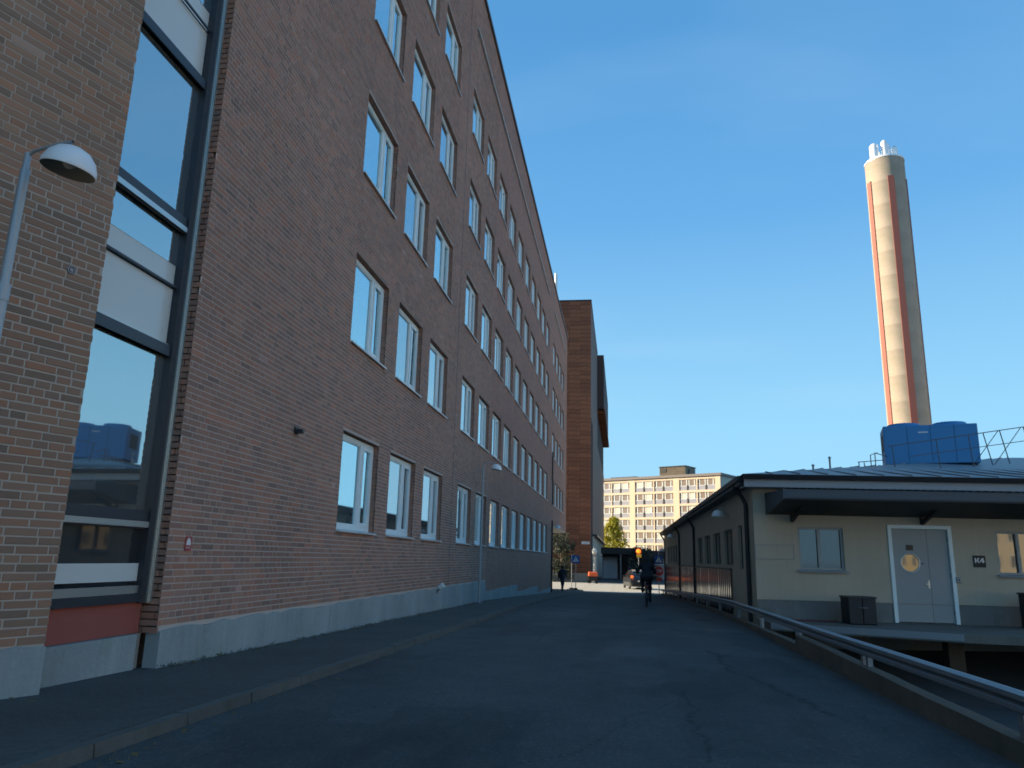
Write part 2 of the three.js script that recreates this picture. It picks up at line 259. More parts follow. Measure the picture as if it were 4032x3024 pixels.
function bond(u0, u1, v0, v1, holes, seed, base = () => -9) {         // bricks of a wild bond, as [u0, u1, v0, v1]
  const r = rng(seed), out = [], c0 = Math.round(v0 / COURSE), c1 = Math.round(v1 / COURSE);
  for (let c = c0; c < c1; c++) {
    const y0 = c * COURSE + JOINT / 2, y1 = (c + 1) * COURSE - JOINT / 2; let u = u0 + (c % 2 ? 0 : -.06) - r() * .06;
    const hs = holes.filter(h => y1 > h[2] + .01 && y0 < h[3] - .01);
    while (u < u1) {
      const w = r() < .48 ? .238 : .113; let a = Math.max(u, u0), b = Math.min(u + w, u1); u += w + JOINT;
      let segs = [[a, b]]; for (const h of hs) { const nx = []; for (const s of segs) { if (s[1] <= h[0] || s[0] >= h[1]) nx.push(s); else { if (s[0] < h[0] - .02) nx.push([s[0], h[0]]); if (s[1] > h[1] + .02) nx.push([h[1], s[1]]); } } segs = nx; }
      for (const s of segs) if (s[1] - s[0] > .025 && y0 > base((s[0] + s[1]) / 2) - .01) out.push([s[0], s[1], y0, y1]);
    }
  }
  return out;
}
function addBricks(g, list, o, eu, en, seed) {                        // o origin, eu along, en outwards; y is up
  const r = rng(seed);
  const P = (u, v, w) => V(o.x + eu.x * u + en.x * w, v, o.z + eu.z * u + en.z * w);
  for (const [a, b, y0, y1] of list) {
    const t = r() < .005 ? [.42, .26, .21] : BT[Math.floor(r() * BT.length)], k = (.88 + .24 * r()) * (.84 + .32 * fbm(a / 1.6 + 3, y0 / 1.6, 4, 0, 0, 60)), col = [t[0] * k, t[1] * k, t[2] * k], w = (r() - .5) * .002;
    g.hexa([P(a, y0, w), P(b, y0, w), P(b, y0, -.03), P(a, y0, -.03), P(a, y1, w), P(b, y1, w), P(b, y1, -.03), P(a, y1, -.03)], col, '2');
  }
}
{
  const eu = V(0, 0, -1), en = V(1, 0, 0), o = V(XW, 0, 0), NEAR = 25.2;
  const base = u => plTop(u) + .0;
  // real bricks where they can be told apart
  const near = bond(U_NEAR, NEAR, .40, TOP - .02, openings, 101, base);
  const g = new GB(); addBricks(g, near, o, eu, en, 102);
  // the return of the wall beside the glazing
  const ret = bond(0, .2, .40, TOP - .02, [], 103); addBricks(g, ret, V(XW - .2, 0, -U_NEAR), V(1, 0, 0), V(0, 0, 1), 104);
  const bm = obj('bricks', g, M.brick, bldg); bm.userData.kind = 'stuff';
  // mortar behind them and the wall further on, with the window openings left open
  const face = (u0, u1, v0, v1, w, m, name) => {
    const us = [u0, u1], vs = [v0, v1]; for (const h of openings) { for (const q of [h[0], h[1]]) if (q > u0 && q < u1) us.push(q); for (const q of [h[2], h[3]]) if (q > v0 && q < v1) vs.push(q); }
    const uniq = a => [...new Set(a.map(x => +x.toFixed(4)))].sort((x, y) => x - y); const U = uniq(us), W = uniq(vs), q = new GB();
    for (let i = 0; i + 1 < U.length; i++) for (let j = 0; j + 1 < W.length; j++) { const cu = (U[i] + U[i + 1]) / 2, cv = (W[j] + W[j + 1]) / 2; if (openings.some(h => cu > h[0] && cu < h[1] && cv > h[2] && cv < h[3])) continue; q.quad(V(XW + w, W[j], -U[i]), V(XW + w, W[j], -U[i + 1]), V(XW + w, W[j + 1], -U[i + 1]), V(XW + w, W[j + 1], -U[i]), null, [U[i], W[j], U[i + 1], W[j], U[i + 1], W[j + 1], U[i], W[j + 1]]); }
    return obj(name, q, m, bldg);
  };
  face(U_NEAR + .005, NEAR, .42, TOP, -.0022, M.mortar, 'wall');
  face(NEAR, U_END, -1.6, TOP, 0, M.brickFar, 'wall');
  // body of the building behind, passage soffit and walls
  const core = new GB(); core.box(-22, XW - .155, PASS_Y, TOP - .05, -U_END, -U_NEAR - .2); core.box(-22, XW - .155, -1.8, PASS_Y, -(U_B + 1.1), -U_NEAR - .2); core.box(-22, -6.3, -1.8, PASS_Y, -U_END + 3, -(U_B + 1.1)); core.box(-22, -5.2, -1.8, TOP - .05, -U_NEAR - .2, -1); obj('inner_wall', core, M.brickFar, bldg);
  obj('passage_soffit', new GB().box(-6.4, XW - .01, PASS_Y - .1, PASS_Y - .002, -U_END + .01, -(U_B + 1.12)), M.frameDark, bldg);
  obj('end_wall', new GB().quad(V(XW, PASS_Y, -U_END), V(-22, PASS_Y, -U_END), V(-22, TOP, -U_END), V(XW, TOP, -U_END)), M.brickFar, bldg);
  obj('jamb', new GB().box(-6.3, XW - .002, -1.8, PASS_Y - .1, -(U_B + 1.1), -(U_B + .9)), M.brickFar, bldg);
  // glazed entrance in the passage
  const ent = grp('entrance', bldg); for (let k = 0; k < 5; k++) { const z = -(U_B + 1.6 + k * 1.6); obj('glass_panel', new GB().box(-6.29, -6.26, -1.0, PASS_Y - .3, z - 1.4, z), M.glassDark, ent); obj('post', new GB().box(-6.29, -6.2, -1.1, PASS_Y - .1, z, z + .1), M.alu, ent); }
  // parapet coping
  obj('coping', new GB().box(XW - .6, XW + .07, TOP, TOP + .14, -U_END - .05, -1), mat({ rgb: [.10, .075, .065], roughness: .5, metalness: .3 }), bldg);
  obj('roof', new GB().box(-22, XW - .6, TOP - .05, TOP + .05, -U_END, -1), M.gutter, bldg);
  // long pale rails under the parapet
  for (const [a, b] of [[20.55, 45.6], [49.3, 60.2]]) { const rail = grp('parapet_rail', bldg); const gb = new GB(); gb.bar(V(XW + .05, 17.72, -a), V(XW + .05, 17.72, -b), .05, .07); obj('tube', gb, mat({ rgb: [.50, .47, .42], roughness: .5 }), rail); for (let u = a + .3; u < b; u += 2.6) obj('bracket', new GB().box(XW - .01, XW + .07, 17.64, 17.70, -u - .03, -u + .03), M.alu, rail); }
  // expansion joint and downpipe
  obj('movement_joint', new GB().box(XW - .02, XW + .004, .44, TOP, -19.72, -19.70), M.frameDark, bldg);
  const dp = new GB(); obj('downpipe', [cyl(.055, .055, 4.6, 10, XW + .08, -1.0, -(U_B + .6)), cyl(.045, .045, 3.4, 10, XW + .07, 4.6, -(U_B + .5))], M.gutter, bldg);
  // plinth of cast panels stepping down with the street, its top edge ragged with old render
  const pr = rng(33);
  for (const [a, b, top] of [[U_NEAR + .02, 11.5, .44], [11.515, 18.2, .44], [18.215, 25.2, .44], [25.2, 33.1, .10], [33.1, 41.1, -.22], [41.1, 49.2, -.55]]) {
    const q = new GB(), n = Math.ceil((b - a) / .22); let t0 = 0; const x1 = XW + .028, x0 = XW - .12;
    for (let k = 0; k < n; k++) { const ua = a + (b - a) * k / n, ub = a + (b - a) * (k + 1) / n, t1 = (pr() - .62) * .05; const ta = top + (k ? t0 : -.02), tb = top + (k < n - 1 ? t1 : -.02); q.quad(V(x1, -1.8, -ua), V(x1, -1.8, -ub), V(x1, tb, -ub), V(x1, ta, -ua), null, [ua, 0, ub, 0, ub, tb + 1.8, ua, ta + 1.8]); q.quad(V(x1, ta, -ua), V(x1, tb, -ub), V(x0, tb, -ub), V(x0, ta, -ua)); t0 = t1; }
    q.quad(V(x0, -1.8, -a), V(x1, -1.8, -a), V(x1, top - .02, -a), V(x0, top - .02, -a)); q.quad(V(x1, -1.8, -b), V(x0, -1.8, -b), V(x0, top - .02, -b), V(x1, top - .02, -b));
    obj('plinth', q, M.plinth, bldg);
  }
}
// windows: fixed pane beside a narrow casement
{
  const W = OW - .02, H = OH - .05, fx = .08, split = 1.14, s = (x0, x1, y0, y1, z0, z1) => new GB().box(x0, x1, y0, y1, z0, z1);
  // local: x along the wall, y up, z outwards
  const frame = mergeGeometries([s(0, W, 0, fx, -.06, 0), s(0, W, H - fx, H, -.06, 0), s(0, fx, fx, H - fx, -.06, 0), s(W - fx, W, fx, H - fx, -.06, 0), s(split, split + .11, fx, H - fx, -.06, 0)].map(g => g.geo()));
  const x0 = split + .11, x1 = W - fx, cas = mergeGeometries([s(x0, x1, fx, fx + .06, -.05, .012), s(x0, x1, H - fx - .06, H - fx, -.05, .012), s(x0, x0 + .06, fx + .06, H - fx - .06, -.05, .012), s(x1 - .1, x1, fx + .06, H - fx - .06, -.05, .012)].map(g => g.geo()));
  const pane = s(fx, split, fx, H - fx, -.04, -.03).geo(), pane2 = s(x0 + .06, x1 - .1, fx + .06, H - fx - .06, -.03, -.02).geo();
  const bead = mergeGeometries([s(fx, split, fx, fx + .022, -.03, -.012), s(fx, split, H - fx - .022, H - fx, -.03, -.012), s(fx, fx + .022, fx, H - fx, -.03, -.012), s(split - .022, split, fx, H - fx, -.03, -.012)].map(g => g.geo()));
  const sg = new GB(); sg.hexa([V(-.01, -.055, .15), V(W + .03, -.055, .15), V(W + .03, -.02, -.02), V(-.01, -.02, -.02), V(-.01, -.03, .152), V(W + .03, -.03, .152), V(W + .03, .0, -.02), V(-.01, .0, -.02)]); const sillG = sg.geo();
  const rg = new GB(), ra = -.01, rb = OW - .01, rc = -.03, rd = OH - .03, zf = .086, zk = -.06; rg.quad(V(rb, rc, zf), V(rb, rc, zk), V(rb, rd, zk), V(rb, rd, zf)); rg.quad(V(ra, rc, zk), V(ra, rc, zf), V(ra, rd, zf), V(ra, rd, zk)); rg.quad(V(ra, rd, zf), V(rb, rd, zf), V(rb, rd, zk), V(ra, rd, zk)); rg.quad(V(ra, rc, zk), V(rb, rc, zk), V(rb, rc, zf), V(ra, rc, zf)); const revealG = rg.geo();
  const gv = [M.glass, M.glass.clone(), M.glass.clone()]; gv[1].color.setRGB(.50, .58, .60); gv[2].color.setRGB(.58, .64, .64); const r = rng(8);
  for (const [a, b, c] of openings.slice(0, -1)) {
    const w = grp('window', bldg, XW - .10, c + .03, -a - .01); w.rotation.y = Math.PI / 2;
    obj('frame', frame, M.white, w); obj('casement', cas, M.white, w); obj('bead', bead, M.white, w);
    const gm = gv[Math.floor(r() * 3)], p1 = obj('pane', pane, gm, w); p1.rotation.y = (r() - .5) * .006; p1.rotation.x = (r() - .5) * .008; obj('pane', pane2, gm, w).rotation.x = (r() - .5) * .008; obj('sill', sillG, M.sill, w); obj('reveal', revealG, M.brickFar, w);
  }
}
// stair glazing between the angled wall and the front
{
  const X = -4.62, z0 = -7.03, z1 = -5.35, cw = grp('stair_glazing', bldg);
  const q = (name, y0, y1, m, xo = 0, za = z0 + .12, zb = z1, d = .02) => obj(name, new GB().box(X - d + xo, X + xo, y0, y1, za, zb), m, cw);
  obj('back_wall', new GB().box(-5.3, -5.18, -.6, TOP, z0 - .2, z1 + .5), M.black, cw);
  const P = f => f * STOREY;
  for (let f = 0; f < 6; f++) {
    const o = P(f); if (f > 0) { q('spandrel', o + .14, o + .76, M.spandrel, -.03); q('transom', o + .03, o + .14, M.frameDark, .035); q('bead', o + .145, o + .165, M.alu, .0); q('bead', o + .765, o + .785, M.frameDark, .02); q('blind', o + .79, o + 1.02, M.spandrel, -.035); q('pane', o + 1.02, o + 1.40, M.glassStair, -.03); }
    else { q('pane', .86, 1.39, M.glassDark, -.03); q('blind', .895, 1.06, M.spandrel, -.008, z0 + .12, z1, .01); }
    q('transom_cover', o + 1.40, o + 1.455, M.alu, .045); q('transom', o + 1.46, o + 1.56, M.frameDark, .03);
    q('pane', o + 1.56, o + STOREY + .03, M.glassStair, -.03); q('bead', o + 1.385, o + 1.40, M.frameDark, .02);
  }
  obj('mullion', new GB().box(X - .05, X + .05, .69, TOP, z0, z0 + .12), M.frameDark, cw); obj('trim', new GB().box(X - .05, X + .085, .69, TOP, z0 - .03, z0 - .002), M.alu, cw); obj('trim', new GB().box(X - .02, X + .065, .69, TOP, z0 + .0, z0 + .025), M.alu, cw);
  q('sill_bar', .78, .855, M.alu, .02); q('sill_bar', .70, .775, M.frameDark, .05);
  obj('red_panel', new GB().box(X - .1, X + .01, .41, .695, z0 + .02, z1), M.redPanel, cw);
  obj('plinth', new GB().box(X - .1, X + .06, -1, .405, z0 + .10, z1 + .1), M.plinth, cw); obj('plinth_corner', new GB().box(X - .1, X + .02, -1, .405, z0 - .01, z0 + .095), M.concrete, cw);
}
// angled wall nearest the camera: the bricks in view are parts of their own
{
  const ang = 20 * R, o = V(-4.38, 0, -5.51), eu = V(-Math.sin(ang), 0, Math.cos(ang)), en = V(Math.cos(ang), 0, Math.sin(ang));
  const wall = grp('angled_wall', bldg, o.x, 0, o.z); wall.rotation.y = Math.PI / 2 - ang;   // local x runs back along the wall towards the street end, z outwards
  // local coordinates: u from the free edge (0) towards the camera is -x
  const list = bond(0, 7.5, .47, 19.5, [], 201), vis = [], rest = [];
  const edgeU = y => interp(y, [.4, 1.1, 2.3, 3.5, 6.5], [.75, .78, .95, 1.12, 1.5]);
  for (const b of list) (b[0] < edgeU(b[2]) && b[3] < 6.3 && vis.length < 300 ? vis : rest).push(b);
  const geos = {}, r = rng(202);
  for (const [a, b, y0, y1] of vis) {
    const key = (b - a).toFixed(3); if (!geos[key]) { geos[key] = new RoundedBoxGeometry(b - a, y1 - y0, .04, 1, .004); }
    const m = obj('brick', geos[key], M.bricks[Math.floor(r() * BT.length)], wall); m.position.set(-(a + b) / 2, (y0 + y1) / 2, -.02 + (r() - .5) * .004);
  }
  const g = new GB(), rr = rng(203); for (const [a, b, y0, y1] of rest) { const t = rr() < .005 ? [.42, .26, .21] : BT[Math.floor(rr() * BT.length)], k = .88 + .24 * rr(), w = (rr() - .5) * .004; g.hexa([V(-b, y0, w), V(-a, y0, w), V(-a, y0, -.03), V(-b, y0, -.03), V(-b, y1, w), V(-a, y1, w), V(-a, y1, -.03), V(-b, y1, -.03)], [t[0] * k * .95, t[1] * k * 1.03, t[2] * k * .96], '2'); }
  const st = obj('bricks', g, M.brick, wall); st.userData.kind = 'stuff';
  obj('mortar', new GB().box(-7.5, -.006, .45, 19.5, -.25, -.003), M.mortarTan, wall);
  const pq = new GB(), pr = rng(44); let t0 = 0; for (let k = 0; k < 34; k++) { const a = -k * .22 - .0, b = a - .22, t1 = (pr() - .5) * .05; pq.quad(V(b, -1, .02), V(a, -1, .02), V(a, .45 + t0, .02), V(b, .45 + t1, .02), null, [b, 0, a, 0, a, 1.4, b, 1.4]); pq.quad(V(b, .45 + t1, .02), V(a, .45 + t0, .02), V(a, .45 + t0, -.2), V(b, .45 + t1, -.2)); t0 = t1; } pq.quad(V(0, -1, .02), V(0, -1, -.25), V(0, .45, -.25), V(0, .45, .02));
  obj('plinth', pq, M.plinth, wall);
  const vent = grp('wall_vent', wall, -.27, 3.42, .004); obj('ring', new THREE.TorusGeometry(.03, .007, 6, 16), M.galv, vent); obj('cap', new THREE.CylinderGeometry(.016, .016, .01, 12).rotateX(Math.PI / 2), M.galv, vent);
}

// ---------------------------------------------------------------- low plastered building, dock and rail on the right
const FA = 4 * R, FU = V(Math.cos(FA), 0, -Math.sin(FA)), FN = V(Math.sin(FA), 0, Math.cos(FA)), P0 = V(3.05, 0, -18.4), SX = 3.05;
const FP = (u, y, n = 0) => V(P0.x + FU.x * u + FN.x * n, y, P0.z + FU.z * u + FN.z * n);
const low = thing('plastered_building', 'low cream plastered building with metal roof and loading canopy', 'building');
const fgrp = (name, u, y, n, parent = low) => { const p = FP(u, y, n), g = grp(name, parent, p.x, p.y, p.z); g.rotation.y = FA; return g; };
const fbox = (u0, u1, y0, y1, n0, n1) => new GB().hexa([FP(u0, y0, n1), FP(u1, y0, n1), FP(u1, y0, n0), FP(u0, y0, n0), FP(u0, y1, n1), FP(u1, y1, n1), FP(u1, y1, n0), FP(u0, y1, n0)]);
{
  const FEND = 34, ZEND = -55.5;
  // front wall with openings cut out
  const holes = [[.99, 2.0, 1.10, 2.06], [3.02, 4.36, 0, 2.12], [5.36, 6.40, 1.10, 2.06], [8.2, 9.25, 1.10, 2.06]];
  const us = [0, .55, FEND], vs = [-2, .42, 3.05]; holes.forEach(h => { us.push(h[0], h[1]); vs.push(h[2], h[3]); }); const uq = a => [...new Set(a)].sort((x, y) => x - y), U = uq(us), W = uq(vs);
  const wallG = new GB(), baseG = new GB();
  for (let i = 0; i + 1 < U.length; i++) for (let j = 0; j + 1 < W.length; j++) { const cu = (U[i] + U[i + 1]) / 2, cv = (W[j] + W[j + 1]) / 2; if (holes.some(h => cu > h[0] && cu < h[1] && cv > h[2] && cv < h[3])) continue; const n = cv < .42 ? -.02 : 0; (cv < .42 ? baseG : wallG).quad(FP(U[i], W[j], n), FP(U[i + 1], W[j], n), FP(U[i + 1], W[j + 1], n), FP(U[i], W[j + 1], n), null, [U[i], W[j], U[i + 1], W[j], U[i + 1], W[j + 1], U[i], W[j + 1]]); }
  wallG.quad(FP(0, .42, -.02), FP(FEND, .42, -.02), FP(FEND, .42, 0), FP(0, .42, 0));
  for (const h of holes) { const [a, b, c, d] = h; wallG.quad(FP(a, c, 0), FP(a, c, -.14), FP(a, d, -.14), FP(a, d, 0)); wallG.quad(FP(b, c, -.14), FP(b, c, 0), FP(b, d, 0), FP(b, d, -.14)); wallG.quad(FP(a, d, -.14), FP(b, d, -.14), FP(b, d, 0), FP(a, d, 0)); wallG.quad(FP(a, c, 0), FP(b, c, 0), FP(b, c, -.14), FP(a, c, -.14)); }
  obj('front_wall', wallG, M.plaster, low); obj('front_plinth', baseG, M.plasterBase, low);
  // side wall along the street, plain below, window band, glossy cladding near the ground
  const sh = []; for (let k = 0; k < 4; k++) sh.push([-23.75 - k * 2.72, -21.95 - k * 2.72, 1.15, 2.14]); for (let k = 0; k < 4; k++) sh.push([-45.2 - k * 2.4, -43.6 - k * 2.4, 1.15, 2.14]); sh.push([-20.9, -20.2, 1.05, 2.17]);
  const zs = uq([P0.z, ZEND, ...sh.flatMap(h => [h[0], h[1]])]), ys = uq([-2.2, 3.05, ...sh.flatMap(h => [h[2], h[3]])]), sw = new GB();
  for (let i = 0; i + 1 < zs.length; i++) for (let j = 0; j + 1 < ys.length; j++) { const cz = (zs[i] + zs[i + 1]) / 2, cy = (ys[j] + ys[j + 1]) / 2; if (sh.some(h => cz > h[0] && cz < h[1] && cy > h[2] && cy < h[3])) continue; sw.quad(V(SX, ys[j], zs[i]), V(SX, ys[j], zs[i + 1]), V(SX, ys[j + 1], zs[i + 1]), V(SX, ys[j + 1], zs[i])); }
  for (const [a, b, c, d] of sh) { sw.quad(V(SX, c, a), V(SX + .1, c, a), V(SX + .1, d, a), V(SX, d, a)); sw.quad(V(SX + .1, c, b), V(SX, c, b), V(SX, d, b), V(SX + .1, d, b)); sw.quad(V(SX, d, a), V(SX + .1, d, a), V(SX + .1, d, b), V(SX, d, b)); sw.quad(V(SX, c, b), V(SX + .1, c, b), V(SX + .1, c, a), V(SX, c, a)); }
  obj('side_wall', sw, M.plaster, low);
  obj('end_wall', new GB().quad(V(SX + 20, -2.2, ZEND), V(SX, -2.2, ZEND), V(SX, 3.05, ZEND), V(SX + 20, 3.05, ZEND)), M.plaster, low);
  obj('inner_wall', new GB().box(SX + .11, SX + 20, -2.2, 3.0, ZEND + .02, P0.z - 1.9), M.black, low);
  for (const [a, b, c, d] of sh) { const w = grp('side_window', low, SX + .09, c, b); w.rotation.y = Math.PI / 2; w.rotation.y = -Math.PI / 2; w.position.set(SX + .08, c, a); const ww = b - a, hh = d - c; obj('pane', new GB().box(.05, ww - .05, .05, hh - .05, -.02, -.01), M.glassDark, w); obj('frame', [new GB().box(0, ww, 0, .05, -.05, .01), new GB().box(0, ww, hh - .05, hh, -.05, .01), new GB().box(0, .05, .05, hh - .05, -.05, .01), new GB().box(ww - .05, ww, .05, hh - .05, -.05, .01), new GB().box(ww / 2 - .03, ww / 2 + .03, .05, hh - .05, -.05, .01)], M.frameDark, w); }
  // corrugated glossy cladding along the foot of the side wall, sheet by sheet
  for (let k = 0; k < 12; k++) { const za = -22.3 - k * 2.75, zb = Math.max(za - 2.73, ZEND + .1), q = new GB(), n = 26, y0 = road(za) - .2, y1 = 1.02; const X = i => SX - .03 - (i % 4 < 2 ? .018 : 0) - .0; for (let i = 0; i < n; i++) { const a = lerp(za, zb, i / n), b = lerp(za, zb, (i + 1) / n); const xa = X(i), xb = X(i + 1); q.quad(V(xa, y0, b), V(xa, y0, a), V(xa, y1, a), V(xa, y1, b)); if (xa !== xb) q.quad(V(xb, y0, b - .004), V(xa, y0, b), V(xa, y1, b), V(xb, y1, b - .004)); } const c = obj('cladding_sheet', q, M.clad, low); }
  obj('cladding_rail', new GB().box(SX - .07, SX - .002, 1.02, 1.06, ZEND + .1, -22.3), M.gutter, low);
  // front windows
  for (const [a, b, c, d] of [holes[0], holes[2], holes[3]]) {
    const w = fgrp('window', a, c, -.1), ww = b - a, hh = d - c, f = .05; const B = (x0, x1, y0, y1, z0, z1) => new GB().box(x0, x1, y0, y1, z0, z1);
    obj('frame', [B(0, ww, 0, f, -.03, .05), B(0, ww, hh - f, hh, -.03, .05), B(0, f, f, hh - f, -.03, .05), B(ww - f, ww, f, hh - f, -.03, .05), B(ww * .47 - .035, ww * .47 + .035, f, hh - f, -.03, .05)], M.doorPaint, w);
    obj('pane', B(f, ww * .47 - .035, f, hh - f, -.01, 0), M.glassDark, w); obj('pane', B(ww * .47 + .035, ww - f, f, hh - f, -.01, 0), M.glassDark, w);
    const s = new GB(); s.hexa([V(-.05, -.05, .19), V(ww + .05, -.05, .19), V(ww + .05, -.02, .1), V(-.05, -.02, .1), V(-.05, -.03, .19), V(ww + .05, -.03, .19), V(ww + .05, 0, .1), V(-.05, 0, .1)]); obj('sill', s, M.fascia, w);
  }
  // door: wide leaf with a porthole, narrow leaf, pale frame
  const dr = fgrp('door', 3.02, 0, 0), B = (x0, x1, y0, y1, z0, z1) => new GB().box(x0, x1, y0, y1, z0, z1);
  obj('frame', [B(-.03, .05, .0, 2.15, -.1, .03), B(1.29, 1.37, 0, 2.15, -.1, .03), B(.05, 1.29, 2.07, 2.15, -.1, .03)], M.white, dr);
  { const sh = new THREE.Shape(); sh.moveTo(.055, .02); sh.lineTo(.83, .02); sh.lineTo(.83, 2.065); sh.lineTo(.055, 2.065); const h = new THREE.Path(); h.absarc(.43, 1.31, .205, 0, Math.PI * 2, true); sh.holes.push(h); obj('leaf', new THREE.ExtrudeGeometry(sh, { depth: .045, bevelEnabled: false, curveSegments: 32 }).translate(0, 0, -.07), M.doorPaint, dr); }
  obj('narrow_leaf', B(.838, 1.285, .02, 2.065, -.07, -.026), M.doorPaint, dr);
  const ph = grp('porthole', dr, .43, 1.31, -.03); obj('ring', new THREE.TorusGeometry(.205, .02, 8, 40), M.alu, ph); obj('pane', new THREE.CylinderGeometry(.2, .2, .01, 40).rotateX(Math.PI / 2).translate(0, 0, -.01), M.glassDark, ph);
  obj('hall_wall', B(-.6, 2.0, 0, 2.4, -1.6, -1.55), mat({ rgb: [.42, .33, .20], roughness: .9 }), dr);
  obj('handle', [new THREE.CylinderGeometry(.012, .012, .05, 10).rotateX(Math.PI / 2).translate(.80, .85, -.01), bx(.11, .018, .018, .76, .85, .015)], M.alu, dr);
  obj('lock_plate', B(.78, .82, .76, .93, -.025, -.02), M.alu, dr);
  obj('door_notice', B(.36, .52, 1.59, 1.71, -.024, -.019), M.wallDark, dr); obj('room_plate', B(.62, .72, 1.28, 1.32, -.024, -.019), mat({ rgb: [.06, .10, .22], roughness: .5 }), dr);
  for (const y of [.25, 1.05, 1.85]) { obj('hinge', new THREE.CylinderGeometry(.011, .011, .1, 8).translate(.05, y, -.02), M.galv, dr); obj('hinge', new THREE.CylinderGeometry(.011, .011, .1, 8).translate(1.29, y, -.02), M.galv, dr); }
  // shallow cover panel on the wall left of the window, call box, conduit
  const cp = fgrp('cover_panel', 0, 1.33, 0); obj('board', B(.02, .86, 0, .3, 0, .012), M.plaster, cp); obj('edge', [B(.0, .88, .3, .315, 0, .022), B(0, .88, -.015, 0, 0, .022), B(0, .02, 0, .3, 0, .022), B(.86, .88, 0, .3, 0, .022)], M.doorPaint, cp);
  const cb = fgrp('call_box', 4.44, .9, 0); obj('case', rbx(.11, .12, .06, .01, 0, .06, .03), M.galv, cb); obj('button', new THREE.CylinderGeometry(.018, .018, .012, 14).rotateX(Math.PI / 2).translate(0, .06, .063), M.black, cb);
  // canopy over the dock: deep dark box of boards under a corrugated sheet, on brackets
  const cn = grp('canopy', low), u0 = .3, u1 = 12, q = new GB();
  for (let i = 0; i < 150; i++) { const a = lerp(u0, u1, i / 150), b = lerp(u0, u1, (i + 1) / 150), ya = (i % 2) * .025, yb = ((i + 1) % 2) * .025; q.quad(FP(a, 2.82 + ya, .0), FP(a, 2.79 + ya, 1.56), FP(b, 2.79 + yb, 1.56), FP(b, 2.82 + yb, .0)); }
  obj('sheet', q, M.canopyBlue, cn); obj('front_board', fbox(u0, u1, 2.60, 2.785, 1.5, 1.53), M.canopyBlue, cn); obj('front_board', fbox(u0, u1, 2.565, 2.597, 1.49, 1.52), M.black, cn);
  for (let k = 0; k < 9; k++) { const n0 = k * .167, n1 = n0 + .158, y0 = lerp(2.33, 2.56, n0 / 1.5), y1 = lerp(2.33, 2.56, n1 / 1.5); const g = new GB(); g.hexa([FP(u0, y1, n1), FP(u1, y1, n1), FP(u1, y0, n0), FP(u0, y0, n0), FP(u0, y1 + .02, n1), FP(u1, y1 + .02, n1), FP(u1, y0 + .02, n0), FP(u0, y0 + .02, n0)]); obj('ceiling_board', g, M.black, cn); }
  obj('end_board', new GB().hexa([FP(u0 - .02, 2.565, 1.53), FP(u0, 2.565, 1.53), FP(u0, 2.32, 0), FP(u0 - .02, 2.32, 0), FP(u0 - .02, 2.79, 1.53), FP(u0, 2.79, 1.53), FP(u0, 2.82, 0), FP(u0 - .02, 2.82, 0)]), M.canopyBlue, cn);
  for (let k = 0; k < 5; k++) { const u = .86 + k * 2.9; const br = new GB(); br.bar(FP(u, 2.2, .04), FP(u, 2.44, .8), .07, .08); br.bar(FP(u, 2.2, .035), FP(u, 2.5, .035), .09, .06); obj('bracket', br, M.black, cn); }
  // eaves
  obj('fascia', fbox(-.28, FEND, 2.945, 3.098, .42, .45), M.fascia, low); obj('soffit', fbox(-.28, FEND, 2.925, 2.943, -.02, .45), M.fascia, low);
  const gt = new GB(); gt.quad(FP(-.3, 3.10, .56), FP(FEND, 3.10, .56), FP(FEND, 3.2, .6), FP(-.3, 3.2, .6)); gt.quad(FP(-.3, 3.2, .6), FP(FEND, 3.2, .6), FP(FEND, 3.2, .45), FP(-.3, 3.2, .45)); gt.quad(FP(-.3, 3.1, .45), FP(FEND, 3.1, .45), FP(FEND, 3.1, .56), FP(-.3, 3.1, .56)); gt.quad(FP(-.3, 3.1, .45), FP(-.3, 3.1, .56), FP(-.3, 3.2, .6), FP(-.3, 3.2, .45)); obj('gutter', gt, M.gutter, low);
  obj('side_gutter', new GB().box(SX - .36, SX - .24, 3.08, 3.2, ZEND - .2, P0.z + .2), M.gutter, low); obj('side_soffit', new GB().box(SX - .3, SX + .02, 3.0, 3.08, ZEND - .2, P0.z + .1), M.canopyBlue, low);
  // downpipes with swan necks on the side wall
  for (const z of [-19.1, -32.9, -41.2, -55.1]) obj('downpipe', [tube([[SX - .3, 3.1, z], [SX - .28, 2.98, z], [SX - .12, 2.75, z], [SX - .06, 2.6, z], [SX - .06, 2.3, z]], .05, 20, 8), cyl(.05, .05, 2.35 - road(z) , 8, SX - .06, road(z) + .02, z)], M.gutter, low);
  // roof: two slopes meeting on a hip, with standing seams
  const A = FP(-.33, 3.205, .58), Bq = FP(FEND, 3.205, .58), sl = .172, run = 11;
  const hip = t => { const p = A.clone(); p.x += t; p.z -= t; p.y += t * sl; return p; };
  const frontTop = u => { const p = FP(u, 3.2 + run * sl, .52 - run); return p; };
  const topHip = hip(run); const r1 = new GB(); r1.quad(A, Bq, FP(FEND, 3.2 + run * sl, .52 - run), topHip); obj('roof', r1, M.roofMetal, low);
  const far = V(A.x, 3.2, ZEND - .25), farT = V(A.x + run, 3.2 + run * sl, ZEND - .25); const r2 = new GB(); r2.quad(far, A, topHip, farT); obj('roof', r2, M.roofMetal, low);
  const r3 = new GB(); r3.quad(topHip, FP(FEND, 3.2 + run * sl, .52 - run), V(40, 3.2 + run * sl, ZEND), farT); obj('roof', r3, M.roofMetal, low);
  for (let u = .35; u < 26; u += .62) { const t = Math.min(run, u + .33); const s = new GB(); s.bar(FP(u, 3.225, .5), FP(u, 3.225 + (t - .1) * sl, .5 - (t - .1)), .02, .045); obj('seam', s, M.roofMetal, low); }
